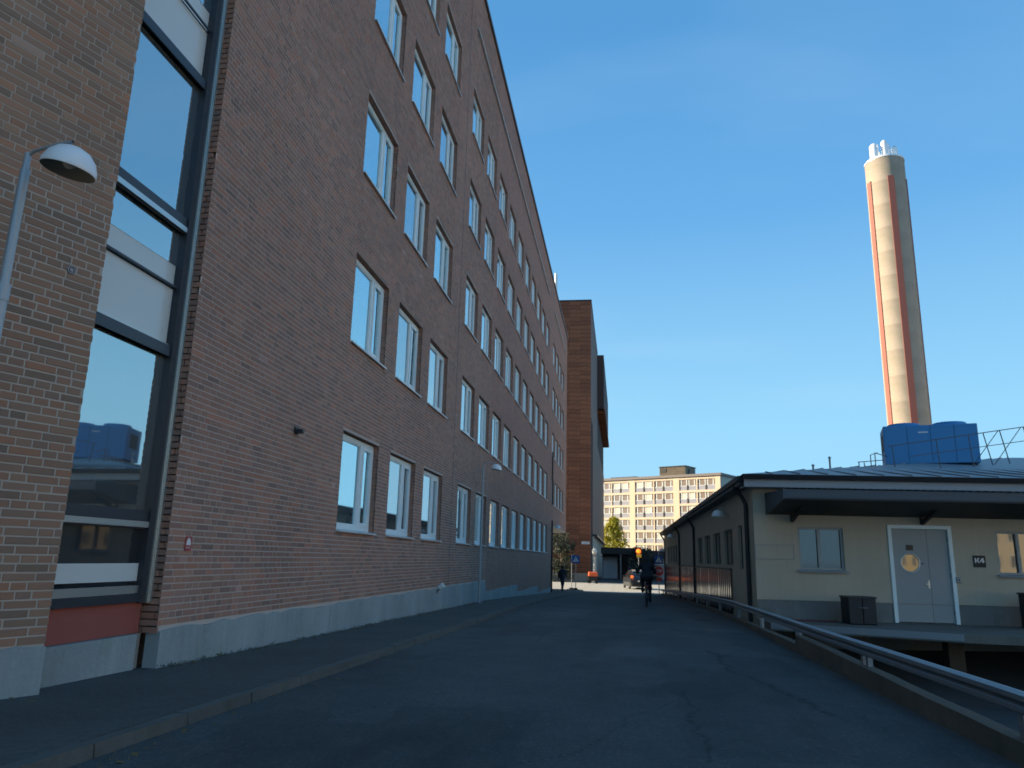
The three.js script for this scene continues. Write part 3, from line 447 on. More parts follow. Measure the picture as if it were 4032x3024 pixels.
  for (let z = -19.2; z > ZEND; z -= .62) { const t = Math.min(run, P0.z + .4 - z); const s = new GB(); s.bar(V(A.x + .02, 3.23, z), V(A.x + t, 3.23 + t * sl, z), .025, .05); obj('seam', s, M.roofMetal, low); }
  // small vent cowls on the ridge
  for (const [u, n_, h] of [[2.0, -1.8, .16], [2.7, -2.6, .34]]) { const p = FP(u, 3.2 + (.5 - n_) * sl - .05, n_); obj('roof_vent', [cyl(.025, .025, h, 10, p.x, p.y, p.z), cyl(.05, .01, .05, 12, p.x, p.y + h, p.z)], M.galv, low); }
}
// loading dock slab
{
  const dk = thing('loading_dock', 'raised concrete loading dock slab under the canopy, dark underneath', 'loading dock');
  const q = new GB(), a = FP(.0, 0, 0), b = FP(30, 0, 0), c = V(3.12, 0, -17.3), d = V(6.4, 0, -16.0), e = V(34, 0, -13.8);
  const slab = (y0, y1, m, n) => { const g = new GB(); g.hexa([V(c.x, y0, c.z), V(d.x, y0, d.z), V(b.x, y0, b.z - .01), V(a.x, y0, a.z)].concat([V(c.x, y1, c.z), V(d.x, y1, d.z), V(b.x, y1, b.z - .01), V(a.x, y1, a.z)])); g.hexa([V(d.x, y0, d.z), V(e.x, y0, e.z), V(b.x, y0, b.z - .01), V(b.x - .05, y0, b.z)].concat([V(d.x, y1, d.z), V(e.x, y1, e.z), V(b.x, y1, b.z - .01), V(b.x - .05, y1, b.z)])); return obj(n, g, m, dk); };
  slab(-.16, -.004, M.dock, 'slab');
  for (const x of [3.6, 6.6, 10, 14]) obj('pier', new GB().box(x, x + .3, -1.6, -.165, -17.6, -17.3), M.wallDark, dk);
  obj('edge_angle', new GB().hexa([V(3.12, -.13, -17.285), V(6.4, -.13, -15.985), V(6.4, -.13, -16.0), V(3.12, -.13, -17.3), V(3.12, -.003, -17.285), V(6.4, -.003, -15.985), V(6.4, -.003, -16.0), V(3.12, -.003, -17.3)]), M.galv, dk);
}
// bins and a hose on the dock
{
  const bin = (u, w, h, label) => { const t = thing('dock_crate', label, 'crate', [FP(u, 0, .75).x, .0, FP(u, 0, .75).z], FA, 'dark crates on the dock'); obj('body', [rbx(w * .48, h - .04, .5, .015, -w * .25, (h - .04) / 2 + .01, 0), rbx(w * .48, h - .04, .5, .015, w * .25, (h - .04) / 2 + .01, 0)], M.black, t); obj('lid', rbx(w + .03, .035, .54, .012, 0, h - .02, 0), mat({ rgb: [.035, .035, .038], roughness: .5 }), t); obj('handle', tube([[-.1, h * .6, .26], [-.08, h * .6, .3], [.08, h * .6, .3], [.1, h * .6, .26]], .008, 12, 6), M.galv, t); for (const sx of [-1, 1]) for (const sz of [-1, 1]) obj('foot', bx(.05, .02, .05, sx * w * .42, .01, sz * .2), M.rubber, t); return t; };
  bin(1.95, .58, .58, 'small black two-part crate between the window and the dock door'); bin(5.72, .62, .74, 'taller dark crate standing at the right of the K4 plate');
  const hose = thing('dock_hose', 'thin red hose lying along the wall on the dock', 'hose', [FP(1, .018, .35).x, .014, FP(1, .018, .35).z], FA); obj('hose', tube([[-.35, 0, 0], [-.1, 0, .03], [.2, 0, -.02], [.62, 0, .02]], .014, 24, 6), mat({ rgb: [.18, .03, .03], roughness: .6 }), hose);
  // K4 plate
  const kp = thing('building_sign', 'square black sign reading K4 beside the dock door', 'sign', FP(4.945, 1.38, .001).toArray(), FA);
  obj('plate', rbx(.27, .26, .012, .004, 0, 0, .008), M.black, kp);
  const g = new GB(), z0 = .0145, z1 = .017; const poly = pts => { const s = new THREE.Shape(pts.map(p => new THREE.Vector2(...p))); return new THREE.ExtrudeGeometry(s, { depth: .003, bevelEnabled: false }).translate(0, 0, z0); };
  obj('lettering', [poly([[-.10, .0], [-.072, .0], [-.072, .11], [-.10, .11]]), poly([[-.072, .048], [-.03, .11], [.004, .11], [-.048, .045]]), poly([[-.062, .062], [-.026, 0], [.008, 0], [-.044, .078]]), poly([[.062, 0], [.09, 0], [.09, .11], [.062, .11]]), poly([[.01, .028], [.108, .028], [.108, .05], [.01, .05]]), poly([[.01, .05], [.036, .05], [.075, .11], [.055, .11]])].map(q => q.translate(0, -.035, 0)), M.signWhite, kp);
}
// wall lamps
function wallLamp(label, pos, turn, r = .17) {
  const t = thing('wall_lamp', label, 'lamp', pos, turn, 'dome lamps on the walls'); // z outwards
  obj('bracket', [tube([[0, .05, 0], [0, .1, .08], [0, r + .06, .2], [0, r + .02, .28]], .014, 14, 8), bx(.08, .12, .02, 0, .05, .01)], M.poleGrey, t);
  obj('dome', new THREE.LatheGeometry([[.001, r], [r * .3, r * .965], [r * .6, r * .82], [r * .85, r * .54], [r * .98, r * .2], [r, 0], [r * .97, 0], [r * .94, r * .2], [r * .81, r * .52], [r * .57, r * .78], [r * .28, r * .92], [.001, r * .955]].map(p => new THREE.Vector2(...p)), 32).translate(0, 0, .28), M.dome, t);
  obj('bulb', new THREE.SphereGeometry(r * .3, 14, 10).translate(0, r * .35, .28), M.bulbOff, t); return t;
}
wallLamp('white dome lamp on the side wall near the canopy corner', [SX, 2.5, -22.6], -Math.PI / 2, .19);
wallLamp('small white dome lamp farther along the side wall', [SX, 2.55, -44.6], -Math.PI / 2, .19);
wallLamp('dome lamp on the end of the plastered building at the crossing', [SX, 1.9, -54.4], -Math.PI / 2, .19);
wallLamp('dome lamp above the passage under the brick building', [XW, 3.2, -50.9], Math.PI / 2, .18);
// low retaining wall and guard rail
{
  const lw = thing('low_wall', 'low rough concrete wall along the right edge of the road', 'wall');
  const run = (za, zb, top, name) => { const q = new GB(), n = Math.ceil(Math.abs(za - zb) / .8); const pr = rng(Math.round(-za * 10)); let ja = 0; for (let i = 0; i < n; i++) { const a = lerp(za, zb, i / n), b = lerp(za, zb, (i + 1) / n), jb = (pr() - .5) * .012; const xa = wallX(a), xb = wallX(b), ta = top(a) + ja, tb = top(b) + jb, w = .13, lo = -2; q.quad(V(xa, lo, b), V(xa, lo, a), V(xa + .0, ta, a), V(xb, tb, b)); q.quad(V(xa, ta, a), V(xa + w, ta, a), V(xb + w, tb, b), V(xb, tb, b)); q.quad(V(xa + w, lo, a), V(xb + w, lo, b), V(xb + w, tb, b), V(xa + w, ta, a)); ja = jb; } q.quad(V(wallX(za), -2, za), V(wallX(za) + .13, -2, za), V(wallX(za) + .13, top(za), za), V(wallX(za), top(za), za)); q.quad(V(wallX(zb) + .13, -2, zb), V(wallX(zb), -2, zb), V(wallX(zb), top(zb), zb), V(wallX(zb) + .13, top(zb), zb)); obj(name, q, M.wallDark, lw); };
  for (const [a, b] of [[5, 0], [-.01, -4.3], [-4.31, -8.4], [-8.41, -12.45]]) run(a, b, z => .165, 'wall_block');
  for (let z = -12.46; z > -57; z -= 4.6) run(z, Math.max(z - 4.59, -57), zq => road(zq) + .12, 'edge_block');
  const gr = thing('guard_rail', 'long galvanised guard rail on paired posts along the right of the road', 'guard rail');
  // beam with a folded profile
  const prof = [[-.035, .07], [.0, .075], [.03, .055], [.03, .02], [-.01, 0], [.03, -.02], [.03, -.055], [0, -.075], [-.035, -.07], [-.03, -.05], [.005, -.045], [-.03, 0], [.005, .045], [-.03, .05]].map(p => [-p[0], p[1] * .95]);
  const zq = []; for (let z = 4; z > -57; z -= 1.2) zq.push(z);
  const top = z => z > -12.5 ? .37 : road(z) + .40;
  const railY = z => interp(-z, [-10, 5.7, 8.5, 12, 21, 27, 49, 60], [.43, .385, .345, .295, .205, .06, -.55, -.9]);
  for (let s = 0; s < 15; s++) { const za = 4 - s * 4.1, zb = za - 4.1, q = new GB(), n = 6; for (let i = 0; i < n; i++) { const a = lerp(za, zb, i / n), b = lerp(za, zb, (i + 1) / n); for (let k = 0; k < prof.length; k++) { const p = prof[k], p2 = prof[(k + 1) % prof.length]; const X = (z, q) => wallX(z) + .05 + q[0], Y = (z, q) => railY(z) + q[1]; q.quad(V(X(a, p), Y(a, p), a), V(X(a, p2), Y(a, p2), a), V(X(b, p2), Y(b, p2), b), V(X(b, p), Y(b, p), b)); } } obj('rail', q, M.galv, gr); }
  for (let z = -1.9; z > -56; z -= 3.56) { const x = wallX(z) + .085, y0 = (z > -12.45 ? .165 : road(z) + .12) - .05, h = railY(z) + .05 - y0; for (const q of [-.085, .085]) obj('post', [bx(.05, h, .012, x, y0 + h / 2, z + q - .03), bx(.05, h, .012, x, y0 + h / 2, z + q + .03), bx(.012, h, .06, x - .02, y0 + h / 2, z + q)], M.galv, gr); }
}
// chiller on the roof, railing
{
  const p = FP(6.68, 4.12, -5.6), ch = thing('rooftop_chiller', 'blue rooftop cooling unit standing in front of the chimney', 'cooling unit', [p.x, p.y, p.z], -14 * R);
  const W = 2.5, H = 1.16, D = 1.3; obj('casing', rbx(W, H, D, .02, 0, .12 + H / 2, 0), M.chiller, ch);
  for (let k = -1; k <= 1; k++) obj('casing_seam', bx(.012, H - .06, .01, k * W / 4 + .02, .12 + H / 2, D / 2 + .001), mat({ rgb: [.02, .08, .16], roughness: .6 }), ch);
  for (const x of [-W / 4, W / 4]) { const f = grp('fan', ch, x, .12 + H, 0); obj('cowl', new THREE.CylinderGeometry(.45, .5, .12, 28, 1, true).translate(0, .06, 0), M.chiller, f); obj('blades', [0, 1, 2, 3, 4].map(k => bx(.4, .01, .12, .22, 0, 0).rotateX(.4).rotateY(k * Math.PI * .4).translate(0, .07, 0)), M.black, f); }
  obj('name_plate', bx(.26, .035, .008, -.18, .12 + H - .22, D / 2 + .005), M.signWhite, ch); obj('grille', bx(.02, .5, .7, -W / 2 - .004, .12 + H * .6, 0), M.black, ch);
  for (const sx of [-1, 1]) for (const sz of [-1, 1]) obj('foot', bx(.1, .3, .1, sx * (W / 2 - .15), .0, sz * (D / 2 - .12)), M.black, ch);
  const rl = thing('roof_railing', 'thin steel railing running along the roof before the blue unit', 'railing');
  const y = u => 4.44 + (u - 4.52) * .163, yb = u => 3.80 + (u - 4.5) * .09, n = -3; const rt = new GB(); rt.bar(FP(4.4, y(4.4), n), FP(10.5, y(10.5), n), .022); obj('top_rail', rt, M.rail, rl); const rt2 = new GB(); rt2.bar(FP(5.0, y(5) - .36, n), FP(10.5, y(10.5) - .40, n), .018); obj('mid_rail', rt2, M.rail, rl);
  for (const u of [4.52, 5.7, 6.56, 6.95, 7.39, 8.02, 8.6, 9.3, 10.0]) { const g = new GB(); g.bar(FP(u, yb(u) - .1, n + (u > 6.9 ? .3 : .1)), FP(u, y(u), n), .02); obj('post', g, M.rail, rl); }
  for (const u of [7.0, 7.6]) { const g = new GB(); g.bar(FP(u, yb(u), n - .8), FP(u + .35, y(u) + .05, n), .014); obj('brace', g, M.rail, rl); }
  const g2 = thing('roof_gangway', 'short stepped guard of thin bars left of the blue unit', 'railing'); for (const [u, a, b] of [[3.61, 3.74, 3.99], [3.75, 3.75, 3.98], [3.93, 3.76, 4.18], [4.05, 3.77, 4.24]]) { const g = new GB(); g.bar(FP(u, a - .05, -3), FP(u, b, -3), .02); obj('post', g, M.rail, g2); } const g = new GB(); g.bar(FP(3.58, 3.98, -3), FP(4.3, 4.05, -3), .02); g.bar(FP(3.93, 4.18, -3), FP(4.12, 4.25, -3), .02); g.bar(FP(4.05, 4.24, -3), FP(4.4, 4.14, -3), .02); obj('top_rail', g, M.rail, g2);
}

// ---------------------------------------------------------------- chimney
{
  const gz = road(-75), ch = thing('chimney_stack', 'tall round concrete chimney with red vertical ribs and steel flues', 'chimney', [27.1, gz, -75]);
  const Ht = 41.6 - gz, r0 = 1.86, r1 = 1.83;
  const H0 = Ht / 17; for (let k = 0; k < 17; k++) obj('shaft_ring', cyl(lerp(r0, r1, k / 17), lerp(r0, r1, (k + 1) / 17), H0 - .008, 48, 0, k * H0, 0, false), M.chimney, ch);
  obj('inner_core', cyl(r0 - .012, r1 - .012, Ht - .02, 48), M.concrete, ch);
  for (const a of [-55, 15, 90, 160, 230]) { const t = (a - 20) * R; const g = new GB(); const c = V(Math.sin(t), 0, Math.cos(t)), s = V(Math.cos(t), 0, -Math.sin(t)); const q = []; for (const y of [0, Ht - 2.2]) for (const [i, j] of [[-.29, r0 + .04], [.29, r0 + .04], [.29, r0 - .2], [-.29, r0 - .2]]) q.push(V(c.x * j + s.x * i, y, c.z * j + s.z * i)); g.hexa(q); obj('red_rib', g, M.chimRed, ch); }
  obj('rim', cyl(r1 + .05, r1 + .05, .18, 48, 0, Ht, 0), M.steel, ch);
  const fl = [[-1.0, .35, .42, 1.9], [-.05, .55, .32, 2.15], [.55, -.35, .30, 2.2], [.95, .45, .30, 1.5], [-.3, -.9, .3, 1.8]]; for (const [x, z, r, h] of fl) obj('flue', [cyl(r, r, h, 20, x, Ht, z), cyl(r, r * .55, .25, 20, x, Ht + h, z)], M.steel, ch);
  const lad = new GB(); obj('lightning_rod', cyl(.02, .02, 2.6, 6, .8, Ht, -.9), M.gutter, ch);
}
// ---------------------------------------------------------------- rust-clad tower and the long block behind it
{
  const gz = road(-92), tw = thing('corten_tower', 'tall rust-brown panel-clad building beyond the brick building', 'building', [0, 0, 0]);
  const X1 = -3.62, Z = -92, TOPY = 33.6; const mats = [M.rust, M.rustB, M.rustC];
  obj('core', new GB().box(-26, X1 - .03, gz - .2, TOPY - .1, -160, Z - .04), M.rustJoint, tw);
  const pw = 1.36, phh = .545, r = rng(9); let n = 0; const restG = new GB(); const pg = new RoundedBoxGeometry(pw - .03, phh - .03, .05, 1, .008);
  for (let c = 0; c < 16; c++) for (let y = gz; y < TOPY - .1; y += phh) { const x = X1 - pw * (c + .5); if (c < 4 && n < 290) { const m = obj('panel', pg, mats[Math.floor(r() * 3)], tw); m.position.set(x, y + phh / 2, Z - .01 + (r() - .5) * .012); n++; } else restG.box(x - pw / 2 + .015, x + pw / 2 - .015, y + .015, y + phh - .015, Z - .04, Z); }
  obj('panels', restG, M.rust, tw).userData.kind = 'stuff';
  obj('coping', new GB().box(-26, X1 + .06, TOPY - .08, TOPY + .1, -118, Z + .06), M.rustJoint, tw);
  // street side: smooth grey upper wall over a recess of dark glass, low shop front with a canopy
  obj('side_wall', new GB().box(X1 - .03, X1, 18.4, TOPY - .1, -118, Z), mat({ rgb: [.15, .085, .06], roughness: .7 }), tw); obj('side_glazing', new GB().box(X1 - .4, X1 - .35, 4.3, 18.4, -118, Z - .8), M.frameDark, tw);
  obj('side_wall', new GB().box(X1 - .03, X1 + .05, 4.3, 18.4, -160, -97), mat({ rgb: [.17, .105, .08], roughness: .75 }), tw);
  obj('overhang', new GB().box(X1 - .2, -2.6, 24.6, 33.4, -158, -118), mat({ rgb: [.075, .05, .045], roughness: .8 }), tw);
  for (let k = 0; k < 16; k++) obj('louvre', new GB().box(X1 - .1, -2.45, 24.0 - .0, 24.55, -119.2 - k * 2.5, -118.9 - k * 2.5), M.rustB, tw);
  obj('overhang_edge', new GB().box(-2.62, -2.4, 24.3, 24.6, -158, -118), M.rustB, tw);
  obj('street_canopy', new GB().box(X1, -3.0, 4.1, 4.35, -158, -97.5), M.frameDark, tw);
  for (let k = 0; k < 9; k++) { obj('shop_glass', new GB().box(X1 - .02, X1 + .03, gz + .5, 4.0, -98 - k * 6 - 5.6, -98 - k * 6), M.glassDark, tw); obj('shop_post', new GB().box(X1, X1 + .18, gz - .05, 4.1, -98 - k * 6, -97.8 - k * 6), M.alu, tw); }
  // rooftop mast beyond the brick parapet
  const mast = thing('roof_mast', 'short white antenna mast on the far end of the brick roof', 'antenna', [-5.4, TOP + .05, -61]); obj('mast', cyl(.06, .05, 4.2, 10), M.poleGrey, mast); obj('radome', cyl(.13, .13, 1.7, 14, 0, 3.9, 0), M.white, mast); obj('base', bx(.5, .1, .5, 0, .05, 0), M.gutter, mast);
  const ss = thing('street_name_sign', 'white street name plate on the corner of the rust tower', 'sign', [X1 - .62, 3.0, Z + .05]); obj('plate', rbx(.95, .30, .03, .01, 0, .15, 0), M.signWhite, ss); obj('lettering', [-.3, -.14, 0, .15, .28].map((x, k) => bx(.1, .12, .006, x, .15, .016)), mat({ rgb: [.10, .10, .12], roughness: .6 }), ss);
}
// ---------------------------------------------------------------- sunlit apartment block
{
  const gz = -1.4, ap = thing('apartment_block', 'sunlit cream apartment block with blue-grey spandrels at the far end of the street', 'building', [20.9, 0, -165], -Math.atan2(15, 24.8));
  const LEN = 45, ROW = 2.835, T = 19.4;
  obj('body', new GB().box(-LEN, -.02, gz, T - .02, -13, -.35), M.aptCurtain, ap);
  obj('gable_wall', new GB().box(-.25, 0, gz, T, -13, -.02), M.aptGable, ap);
  obj('roof_edge', new GB().box(-LEN - .3, .3, T, T + .55, -13.3, .3), mat({ rgb: [.20, .18, .17], roughness: .7 }), ap);
  const bays = []; for (let b = 0; b < 4; b++) bays.push([-1.14 - 11.07 * b - 8.46 - (b ? 0 : 0), -1.14 - 11.07 * b]); bays.forEach((b, i) => { if (i) { b[1] = -11.06 - 11.07 * (i - 1); b[0] = b[1] - 9.65; } });
  // piers
  const pier = (a, b) => obj('pier', new GB().box(a, b, gz, T, -.3, .06), M.aptWall, ap); pier(-1.14, 0); for (let i = 0; i < 4; i++) pier(i < 3 ? bays[i + 1][1] : -LEN, bays[i][0]);
  const r = rng(55), B = (x0, x1, y0, y1, z0, z1) => new GB().box(x0, x1, y0, y1, z0, z1);
  const hw = 4.1; // one half bay
  const G = {}; const seq = [0, .35, .62, 1.75, 1.9, 2.35, 2.62, 3.72, 4.1];
  bays.forEach(([a, b], bi) => { for (let f = 0; f < 7; f++) {
    const top = 18.83 - f * ROW, wb = top - 1.38, sb = wb - .96; if (f === 0) obj('beam', B(a, b, top, T, -.3, .03), M.aptWall, ap); obj('beam', B(a, b, sb - .49, sb, -.3, .03), M.aptWall, ap);
    const half = (b - a) / 2 - .12; obj('fin', B((a + b) / 2 - .12, (a + b) / 2 + .12, sb, top, -.3, .05), M.aptWall, ap);
    for (const x0 of [a, (a + b) / 2 + .12]) {
      const w = grp('window', ap, x0, wb, -.12), k = half / 4.2;
      const q = (u0, u1, m, n, z = 0) => obj(n, B(u0 * k, u1 * k, .03, top - wb - .03, z - .03, z), m, w);
      const lit = () => r() < .33 ? M.aptCurtain : M.aptGlass; q(.0, .42, M.aptGlass, 'pane'); q(.58, 1.72, lit(), 'pane'); q(1.88, 2.32, M.aptGlass, 'pane'); q(2.48, 3.60, lit(), 'pane'); q(3.76, 4.2, M.aptGlass, 'pane');
      obj('frame', [[.42, .58], [1.72, 1.88], [2.32, 2.48], [3.60, 3.76]].map(([u, v]) => B(u * k, v * k, .0, top - wb, -.04, .05)), M.white, w); obj('rail', [B(0, half, -.04, .05, -.04, .04), B(0, half, top - wb - .06, top - wb, -.04, .04)], M.white, w);
      obj('spandrel', B(0, half * .43, sb - wb, -.04, -.05, .02), M.aptSpandrel, w); obj('spandrel', B(half * .52, half, sb - wb, -.04, -.05, .02), M.aptSpandrel, w); obj('vent_box', B(half * .435, half * .515, sb - wb + .1, .12, -.05, .10), M.black, w);
    } } });
  // plant room on the roof
  const ph = grp('plant_room', ap, -12.5, T + .55, -5); obj('wall', bx(6.4, 2.2, 5, 0, 1.1, 0), mat({ rgb: [.23, .19, .14], roughness: .85 }), ph); for (let k = 0; k < 22; k++) obj('rib', bx(.05, 2.1, .06, -3.1 + k * .29, 1.08, 2.53), mat({ rgb: [.18, .145, .105], roughness: .85 }), ph); obj('louvre', bx(1.5, .8, .1, -2.2, 1.5, 2.56), M.black, ph); obj('lid', bx(6.7, .18, 5.3, 0, 2.29, 0), M.gutter, ph); obj('door', bx(.06, 1.7, .9, 3.22, .9, .8), M.black, ph);
  obj('roof_box', bx(7, .5, 4, -25, T + .75, -4), M.gutter, ap);
  // neighbour outside the frame whose shadow falls on the left of the block
  const nb = thing('neighbour_block', 'plain grey block hidden behind the rust tower', 'building', [-50, -1.4, -190]); obj('wall', new GB().box(-14, 24, 0, 19.6, -12, 8.6), M.aptGable, nb); obj('roof', new GB().box(-14.2, 24.2, 19.6, 20, -12.2, 8.8), M.gutter, nb);
  // stair sign or blue sheet on the roof edge
  const bs = thing('roof_hatch', 'small blue sheet-covered hatch on the plastered roof', 'hatch', [7.4, 4.1, -34]); obj('cover', bx(1.1, .28, .8, 0, .62, 0), mat({ rgb: [.05, .13, .24], roughness: .5 }), bs); obj('frame', [bx(.05, .6, .05, -.5, .25, .35), bx(.05, .6, .05, .5, .25, .35), bx(.05, .6, .05, -.5, .25, -.35), bx(.05, .6, .05, .5, .25, -.35)], M.galv, bs);
}
// ---------------------------------------------------------------- foliage
function leafTree(name, label, category, pos, o) {
  const t = thing(name, label, category, pos), r = rng(o.seed); const H = o.h, leaf = new GB();
  const br = []; const tr = tube([[0, -.1, 0], [.05, H * .3, 0], [-.04, H * .6, .05], [0, H * .88, 0]], o.trunk, 16, 8); br.push(tr);
  for (let k = 0; k < o.limbs; k++) { const y = H * (.25 + .6 * r()), a = r() * 6.28, l = o.r * (.5 + .4 * r()); br.push(tube([[0, y, 0], [Math.cos(a) * l * .5, y + l * .25, Math.sin(a) * l * .5], [Math.cos(a) * l, y + l * .35, Math.sin(a) * l]], o.trunk * .3, 8, 5)); }
  obj('trunk', br, M.bark, t);
  const clumps = []; for (let k = 0; k < o.clumps; k++) { const f = r(), y = H * (o.base + (1 - o.base) * f), rad = o.r * o.shape(f) * Math.sqrt(r()), a = r() * 6.28; clumps.push([Math.cos(a) * rad, y, Math.sin(a) * rad, o.cl * (.6 + .8 * r())]); }
  for (const [x, y, z, c] of clumps) { const tone = .7 + .6 * r(), yl = clamp(o.yellow + (r() - .5) * .6); for (let k = 0; k < o.leaves; k++) { const d = V(r() - .5, r() - .5, r() - .5).normalize().multiplyScalar(c * Math.cbrt(r())), p = V(x, y, z).add(d), s = o.leaf * (.6 + .8 * r()), u = V(r() - .5, r() - .5, r() - .5).normalize().multiplyScalar(s), w = V(r() - .5, r() - .5, r() - .5).cross(u).normalize().multiplyScalar(s * .6); const cc = [lerp(o.c0[0], o.c1[0], yl) * tone, lerp(o.c0[1], o.c1[1], yl) * tone, lerp(o.c0[2], o.c1[2], yl) * tone]; leaf.quad(p.clone().sub(u), p.clone().add(w), p.clone().add(u), p.clone().sub(w), cc); } }
  obj('crown', leaf, o.mat || mat({ physical: true, vertexColors: true, roughness: .8, transmission: .35, thickness: 0 }), t); return t;
}
leafTree('young_tree', 'bright yellow-green conical tree before the apartment block', 'tree', [-1.7, -1.35, -168], { seed: 3, h: 11.4, trunk: .14, limbs: 16, r: 3.1, base: .12, clumps: 300, cl: .6, leaves: 34, leaf: .17, yellow: .65, c0: [.13, .22, .015], c1: [.56, .48, .015], shape: f => f < .35 ? .85 + f * .4 : Math.pow(Math.max(0, 1 - (f - .35) / .65), .5) + .06 });
leafTree('ivy_shrub', 'dark evergreen shrub beside the passage at the rust tower', 'shrub', [-6.9, -1.35, -89.6], { seed: 6, h: 5.2, trunk: .09, limbs: 12, r: 1.5, base: .05, clumps: 130, cl: .45, leaves: 34, leaf: .10, yellow: .1, c0: [.012, .028, .010], c1: [.03, .05, .012], shape: f => .8 + .3 * Math.sin(f * 3) });
leafTree('evergreen_shrub', 'dark rounded shrub behind the crossing near the low shelter', 'shrub', [2.6, -1.35, -104], { seed: 16, h: 4.0, trunk: .09, limbs: 12, r: 2.2, base: .05, clumps: 130, cl: .5, leaves: 34, leaf: .11, yellow: .1, c0: [.016, .028, .014], c1: [.04, .06, .015], shape: f => 1.0 - .4 * f });
// dark shelter across the far side of the crossing
{
  const gz = -1.38, sh = thing('dark_shelter', 'long dark flat-roofed shelter behind the crossing', 'shelter', [0, gz, -110]);
  obj('roof', new GB().box(-2.9, 2.4, 3.45, 4.35, -6, .2), M.black, sh); obj('roof', new GB().box(2.4, 14, 3.1, 4.05, -6, .2), M.black, sh); obj('back_wall', new GB().box(-2.9, 14, 0, 3.5, -6, -5.8), M.canopyBlue, sh);
  for (const [a, b, m] of [[-2.6, -.6, M.fascia], [.9, 3.4, M.fascia], [5.2, 8.5, M.fascia], [9, 12, M.canopyBlue]]) obj('wall_panel', new GB().box(a, b, .05, 3.1, -1.2, -1.1), m, sh);
  for (const x of [-2.8, -.2, 2.3, 5.0, 8.8, 12.6]) obj('post', new GB().box(x, x + .16, 0, 3.46, -.2, -.04), M.galv, sh); obj('frieze', new GB().box(-2.9, 14, 2.98, 3.1, -1.3, -.0), M.black, sh);
  const wl = thing('low_concrete_wall', 'low grey concrete wall in front of the rust tower', 'wall', [0, road(-89), -89.4]); for (let k = 0; k < 7; k++) obj('block', new GB().box(-3.9 - (k + 1) * 1.8 + .015, -3.9 - k * 1.8, -.05, 1.02, -.15, .1), M.concrete, wl);
}
// lampposts with half-dome shades
function lampPost(name, label, pos, h, dir, reach, r, pr) {
  const t = thing(name, label, 'street lamp', pos, dir, 'dome-shade lamp posts'); // arm along local +x
  obj('pole', [cyl(pr * 1.25, pr * 1.25, h * .72, 14), cyl(pr, pr, h * .28 - .12, 14, 0, h * .72, 0)], M.poleGrey, t); obj('collar', [cyl(pr * 1.42, pr * 1.42, .12, 14, 0, h * .72 - .04, 0)], M.poleGrey, t);
  obj('cap', cyl(pr * .7, pr * .7, .14, 12, 0, h - .13, 0), M.poleGrey, t);
  obj('arm', tube([[0, h - .02, 0], [.05, h + .02, 0], [reach * .6, h + .05, 0], [reach, h + .06, 0]], pr * .38, 18, 8), M.poleGrey, t);
  obj('shade', new THREE.LatheGeometry([[.001, r], [r * .3, r * .965], [r * .6, r * .82], [r * .85, r * .54], [r * .98, r * .2], [r, 0], [r * .97, -.004]].map(p => new THREE.Vector2(...p)), 48).rotateZ(-.17).translate(reach, h - r + .015, 0), M.dome, t);
  obj('reflector', new THREE.LatheGeometry([[r * .965, -.003], [r * .94, r * .16], [r * .80, r * .42], [r * .55, r * .58], [.001, r * .64]].map(p => new THREE.Vector2(...p)), 40).rotateZ(-.17).translate(reach, h - r + .015, 0), M.domeIn, t);
  obj('bulb', new THREE.SphereGeometry(r * .22, 16, 12).scale(1, .8, 1).translate(reach, h - r + .015 + r * .28, 0), M.bulbOff, t); obj('base_plate', cyl(pr * 2.6, pr * 2.4, .03, 16, 0, .0, 0), M.galv, t); return t;
}
lampPost('street_lamp', 'near grey lamp post with a large white dome in front of the angled brick wall', [-4.14, walk(-4.29), -4.29], 3.90 - walk(-4.29), -.08, .365, .178, .032);
lampPost('street_lamp', 'slim lamp post standing against the brick front past its fourth window column', [-4.22, walk(-22.95), -22.95], 4.0 - walk(-22.95), .02, .40, .17, .03);
// small fixtures on the brick front
{
  const fl = thing('wall_spotlight', 'small white spotlight low on the brick front at the plinth', 'spotlight', [XW, .46, -18.4]); obj('arm', tube([[0, -.1, 0], [.06, -.08, 0], [.1, 0, 0]], .012, 10, 6), M.gutter, fl); obj('head', new THREE.CylinderGeometry(.06, .045, .13, 14).rotateZ(-1.0).translate(.13, .03, 0), M.white, fl); obj('wall_box', bx(.03, .09, .07, .02, -.1, 0), M.gutter, fl);
  const cam = thing('wall_fixture', 'small dark fixture on the brick front left of the first window', 'fixture', [XW, 2.84, -9.76]); obj('plate', bx(.02, .09, .11, .01, 0, 0), M.gutter, cam); obj('body', rbx(.10, .06, .07, .012, .07, -.01, 0), M.frameDark, cam);
  const st = thing('hazard_sticker', 'small red sign with a white bell shape on the brick near the glazing', 'sign', [XW + .004, 1.19, -7.42], Math.PI / 2); obj('plate', rbx(.115, .145, .004, .0015, 0, .072, .003), mat({ rgb: [.36, .06, .06], roughness: .5 }), st);
  const s = new THREE.Shape(); s.moveTo(-.04, .055); s.lineTo(.04, .055); s.quadraticCurveTo(.036, .12, 0, .13); s.quadraticCurveTo(-.036, .12, -.04, .055); obj('bell', new THREE.ExtrudeGeometry(s, { depth: .001, bevelEnabled: false }).translate(0, 0, .0055), M.signWhite, st); obj('lettering', [-.03, -.015, 0, .015, .03].map(x => bx(.009, .014, .001, x, .03, .0057)), mat({ rgb: [.6, .42, .42], roughness: .5 }), st);
}

